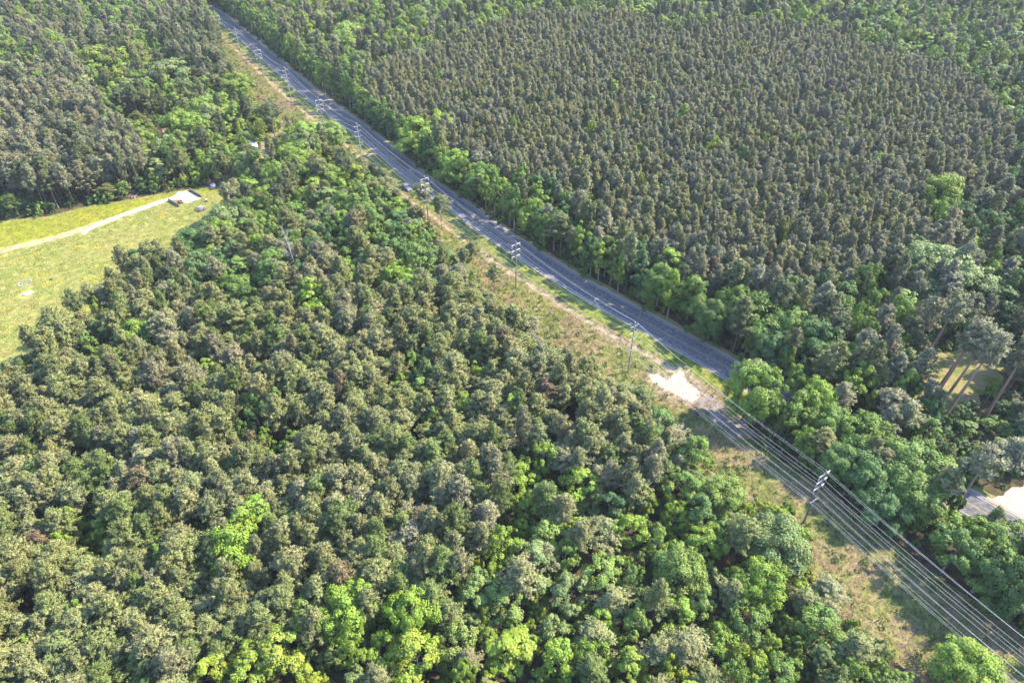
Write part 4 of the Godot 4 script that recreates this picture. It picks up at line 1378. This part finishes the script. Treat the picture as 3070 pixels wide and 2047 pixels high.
	g.box(Vector3(0, 1.2, 0), Vector3(3.2, 2.4, 4.2), Color.WHITE)
	for s: float in [-1.0, 1.0]:
		if s < 0.0:
			g.tri(Vector3(-1.6, 2.4, 2.1 * s), Vector3(1.6, 2.4, 2.1 * s), Vector3(0, 3.2, 2.1 * s), Color.WHITE)
		else:
			g.tri(Vector3(1.6, 2.4, 2.1 * s), Vector3(-1.6, 2.4, 2.1 * s), Vector3(0, 3.2, 2.1 * s), Color.WHITE)
	part("wall", g.mesh(paint(Color(0.45, 0.44, 0.42), 0.8)), shed)
	for s: float in [-1.0, 1.0]:
		g = Geo.new()
		g.box(Vector3(s * 0.92, 2.86, 0), Vector3(2.1, 0.06, 4.7), Color.WHITE, Basis(Vector3.BACK, -s * 0.464))
		part("roof", g.mesh(paint(Color(0.62, 0.63, 0.64), 0.4, 0.4)), shed)
	g = Geo.new()
	g.box(Vector3(0, 1.05, 2.12), Vector3(1.2, 2.0, 0.06), Color.WHITE)
	part("door", g.mesh(paint(Color(0.2, 0.2, 0.21), 0.6)), shed)
	# field odds and ends
	heap("brush_pile", "low pile of dead brown branches at the field's far edge", "brush pile", Vector3(-136.6, 0, -222.0), 46, 2.6, 0.9, 1.9, Color(0.20, 0.13, 0.09))
	heap("branch_heap", "grey heap of cut branches at the edge of the oak wood", "branch heap", Vector3(-108.4, 0, -211.7), 60, 1.7, 1.7, 1.9, Color(0.20, 0.18, 0.19))
	var ring := thing("ash_ring", "pale grey ring of ash and stones lying in the field", "ash ring", Vector3(-146.0, 0.02, -167.8), 0.0)
	for i in 26:
		var a := TAU * i / 26.0
		part("stone", lump(Vector3(rng.randf_range(0.22, 0.36), rng.randf_range(0.12, 0.22), rng.randf_range(0.22, 0.36)), 0.4, 4, 8).mesh(paint(Color(0.15, 0.15, 0.14) * rng.randf_range(0.8, 1.1), 0.95)), ring, Vector3(cos(a) * 1.75, 0, sin(a) * 1.75))
	part("ash", lump(Vector3(1.5, 0.06, 1.5), 0.4).mesh(paint(Color(0.12, 0.13, 0.075), 0.95)), ring)
	var dump := part(numbered("sand_pile"), lump(Vector3(1.7, 0.35, 1.0), 0.7, 8, 22).mesh(pale_sand()), self, Vector3(-142.4, 0, -162.5))
	tag(dump, "low pinkish white sand pile dumped in the field", "sand pile")
	dump.rotation.y = 0.3
	var barrel := thing("barrel", "small rusty barrel on the lawn beyond the white pad", "barrel", Vector3(-108.6, 0.02, -218.0), 0.0)
	g = Geo.new()
	g.tube(PackedVector3Array([Vector3(0, 0, 0), Vector3(0, 0.3, 0), Vector3(0, 0.34, 0), Vector3(0, 0.6, 0), Vector3(0, 0.64, 0), Vector3(0, 0.9, 0)]), PackedFloat32Array([0.36, 0.36, 0.39, 0.36, 0.39, 0.36]), 14, Color.WHITE)
	part("drum", g.mesh(paint(Color(0.13, 0.08, 0.06), 0.7)), barrel)
	g = Geo.new()
	g.tube(PackedVector3Array([Vector3(0, 0.9, 0), Vector3(0, 0.95, 0)]), PackedFloat32Array([0.38, 0.38]), 14, Color.WHITE)
	part("lid", g.mesh(paint(Color(0.42, 0.38, 0.33), 0.6)), barrel)
	var stump := thing("stump", "lone dark tree stump in the open field", "stump", Vector3(-138.9, 0.0, -169.6), 0.0)
	g = Geo.new()
	g.tube(PackedVector3Array([Vector3(0, -0.05, 0), Vector3(0, 0.15, 0), Vector3(0, 0.5, 0)]), PackedFloat32Array([0.55, 0.4, 0.34]), 11, Color.WHITE)
	part("bole", g.mesh(paint(Color(0.06, 0.05, 0.045), 0.95)), stump)
	# dead trees
	var words := {"grey": "grey", "white": "pale", "dark": "dark"}
	for s in SNAGS:
		var p := Vector3(s[1], 0, s[2])
		var seen := in_frame(p + Vector3(0, s[3] * 0.8, 0))
		var k: Color = {"grey": Color(0.17, 0.15, 0.142), "white": Color(0.29, 0.27, 0.245), "dark": Color(0.13, 0.10, 0.085)}[s[0]]
		var o := thing("dead_tree", "%s leafless dead tree above its neighbours, %s percent across, %s percent down" % [words[s[0]], spelled(roundi(seen.x * 100)), spelled(roundi(seen.y * 100))], "dead tree", p, rng.randf() * TAU, "dead trees")
		part("trunk", snag_shape(s[3] * 1.05, Color.WHITE).mesh(paint(k, 0.9)), o)


func pale_sand() -> StandardMaterial3D:
	var m := StandardMaterial3D.new()
	m.albedo_texture = noise_texture(0.03, 5, [[0.2, Color(0.19, 0.135, 0.10)], [0.8, Color(0.31, 0.25, 0.21)]], 171, 512)
	m.uv1_triplanar = true
	m.uv1_scale = Vector3(0.3, 0.3, 0.3)
	m.roughness = 0.95
	return m


func _ready() -> void:
	# camera, sky, sun, exposure
	camera = Camera3D.new()
	camera.name = "camera"
	camera.fov = VIEW_ANGLE
	camera.near = 0.5
	camera.far = 4000.0
	camera.position = Vector3(0, EYE_HEIGHT, 0)
	camera.rotation_degrees = Vector3(-TILT, 0, 0)
	add_child(camera)
	var sky := ProceduralSkyMaterial.new()
	sky.sky_top_color = Color(0.42, 0.54, 0.74)
	sky.sky_horizon_color = Color(0.74, 0.78, 0.83)
	sky.sky_curve = 0.16
	sky.ground_bottom_color = Color(0.20, 0.24, 0.18)
	sky.ground_horizon_color = Color(0.50, 0.58, 0.60)
	var env := Environment.new()
	env.background_mode = Environment.BG_SKY
	env.sky = Sky.new()
	env.sky.sky_material = sky
	env.background_energy_multiplier = 1.3
	env.tonemap_mode = Environment.TONE_MAPPER_LINEAR
	env.tonemap_exposure = 5.6
	env.fog_enabled = true
	env.fog_density = 0.00006
	env.fog_light_color = Color(0.88, 0.91, 0.94)
	env.sdfgi_enabled = true
	env.ssao_enabled = true
	env.ssil_enabled = true
	var around := WorldEnvironment.new()
	around.name = "daylight"
	around.environment = env
	add_child(around)
	var sun := DirectionalLight3D.new()
	sun.name = "sun"
	sun.light_energy = 1.35
	sun.light_color = Color(1.0, 0.955, 0.87)
	sun.light_angular_distance = 0.53
	sun.shadow_enabled = true
	add_child(sun)
	sun.look_at_from_position(Vector3(0.965, 0.89, -0.26) * 100.0, Vector3.ZERO)

	rng.seed = 2024
	patches.frequency = 0.022
	patches.seed = 4
	patches.fractal_octaves = 3
	gaps.frequency = 0.055
	gaps.seed = 17
	mixing.frequency = 0.035
	mixing.seed = 9
	mixing.fractal_octaves = 3
	road = smooth(ROAD_EDGE, 3.0)
	var strip := PackedVector2Array()
	for p in ROAD_EDGE:
		if p.x > -220.0 and p.x < 54.0:
			strip.append(p)
	for i in range(STRIP_FOOT.size() - 1, -1, -1):
		strip.append(STRIP_FOOT[i])
	strip.append(Vector2(112, -22))
	strip.append(Vector2(72, -20))
	for i in range(TREE_LINE.size() - 1, -1, -1):
		strip.append(TREE_LINE[i])
	open_land = [strip, PackedVector2Array(FIELD_EDGE), PackedVector2Array(GLADE_EDGE), PackedVector2Array(SAND_LOT)]
	driveways = [smooth(DRIVE_A, 2.0), smooth(DRIVE_B, 2.0), smooth(RED_EARTH, 2.0)]
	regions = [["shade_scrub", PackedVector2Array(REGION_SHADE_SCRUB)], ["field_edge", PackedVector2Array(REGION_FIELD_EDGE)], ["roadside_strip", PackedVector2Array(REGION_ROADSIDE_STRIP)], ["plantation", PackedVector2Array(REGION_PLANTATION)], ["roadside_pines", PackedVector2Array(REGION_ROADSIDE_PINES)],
		["brown_pines", PackedVector2Array(REGION_BROWN_PINES)], ["yard_trees", PackedVector2Array(REGION_YARD_TREES)], ["oak_wood", PackedVector2Array(REGION_OAK_WOOD)], ["bright_thicket", PackedVector2Array(REGION_BRIGHT_THICKET)], ["corner_wood", PackedVector2Array(REGION_CORNER_WOOD)]]

	var clock := Time.get_ticks_msec()
	lay_land()
	grow_woods()
	print("planted ", trees.size(), " at ", Time.get_ticks_msec() - clock)
	raise_woods()
	print("raised at ", Time.get_ticks_msec() - clock)
	grow_undergrowth()
	grow_grass()
	grow_meadow()
	string_power_line()
	place_things()
	print("done at ", Time.get_ticks_msec() - clock)
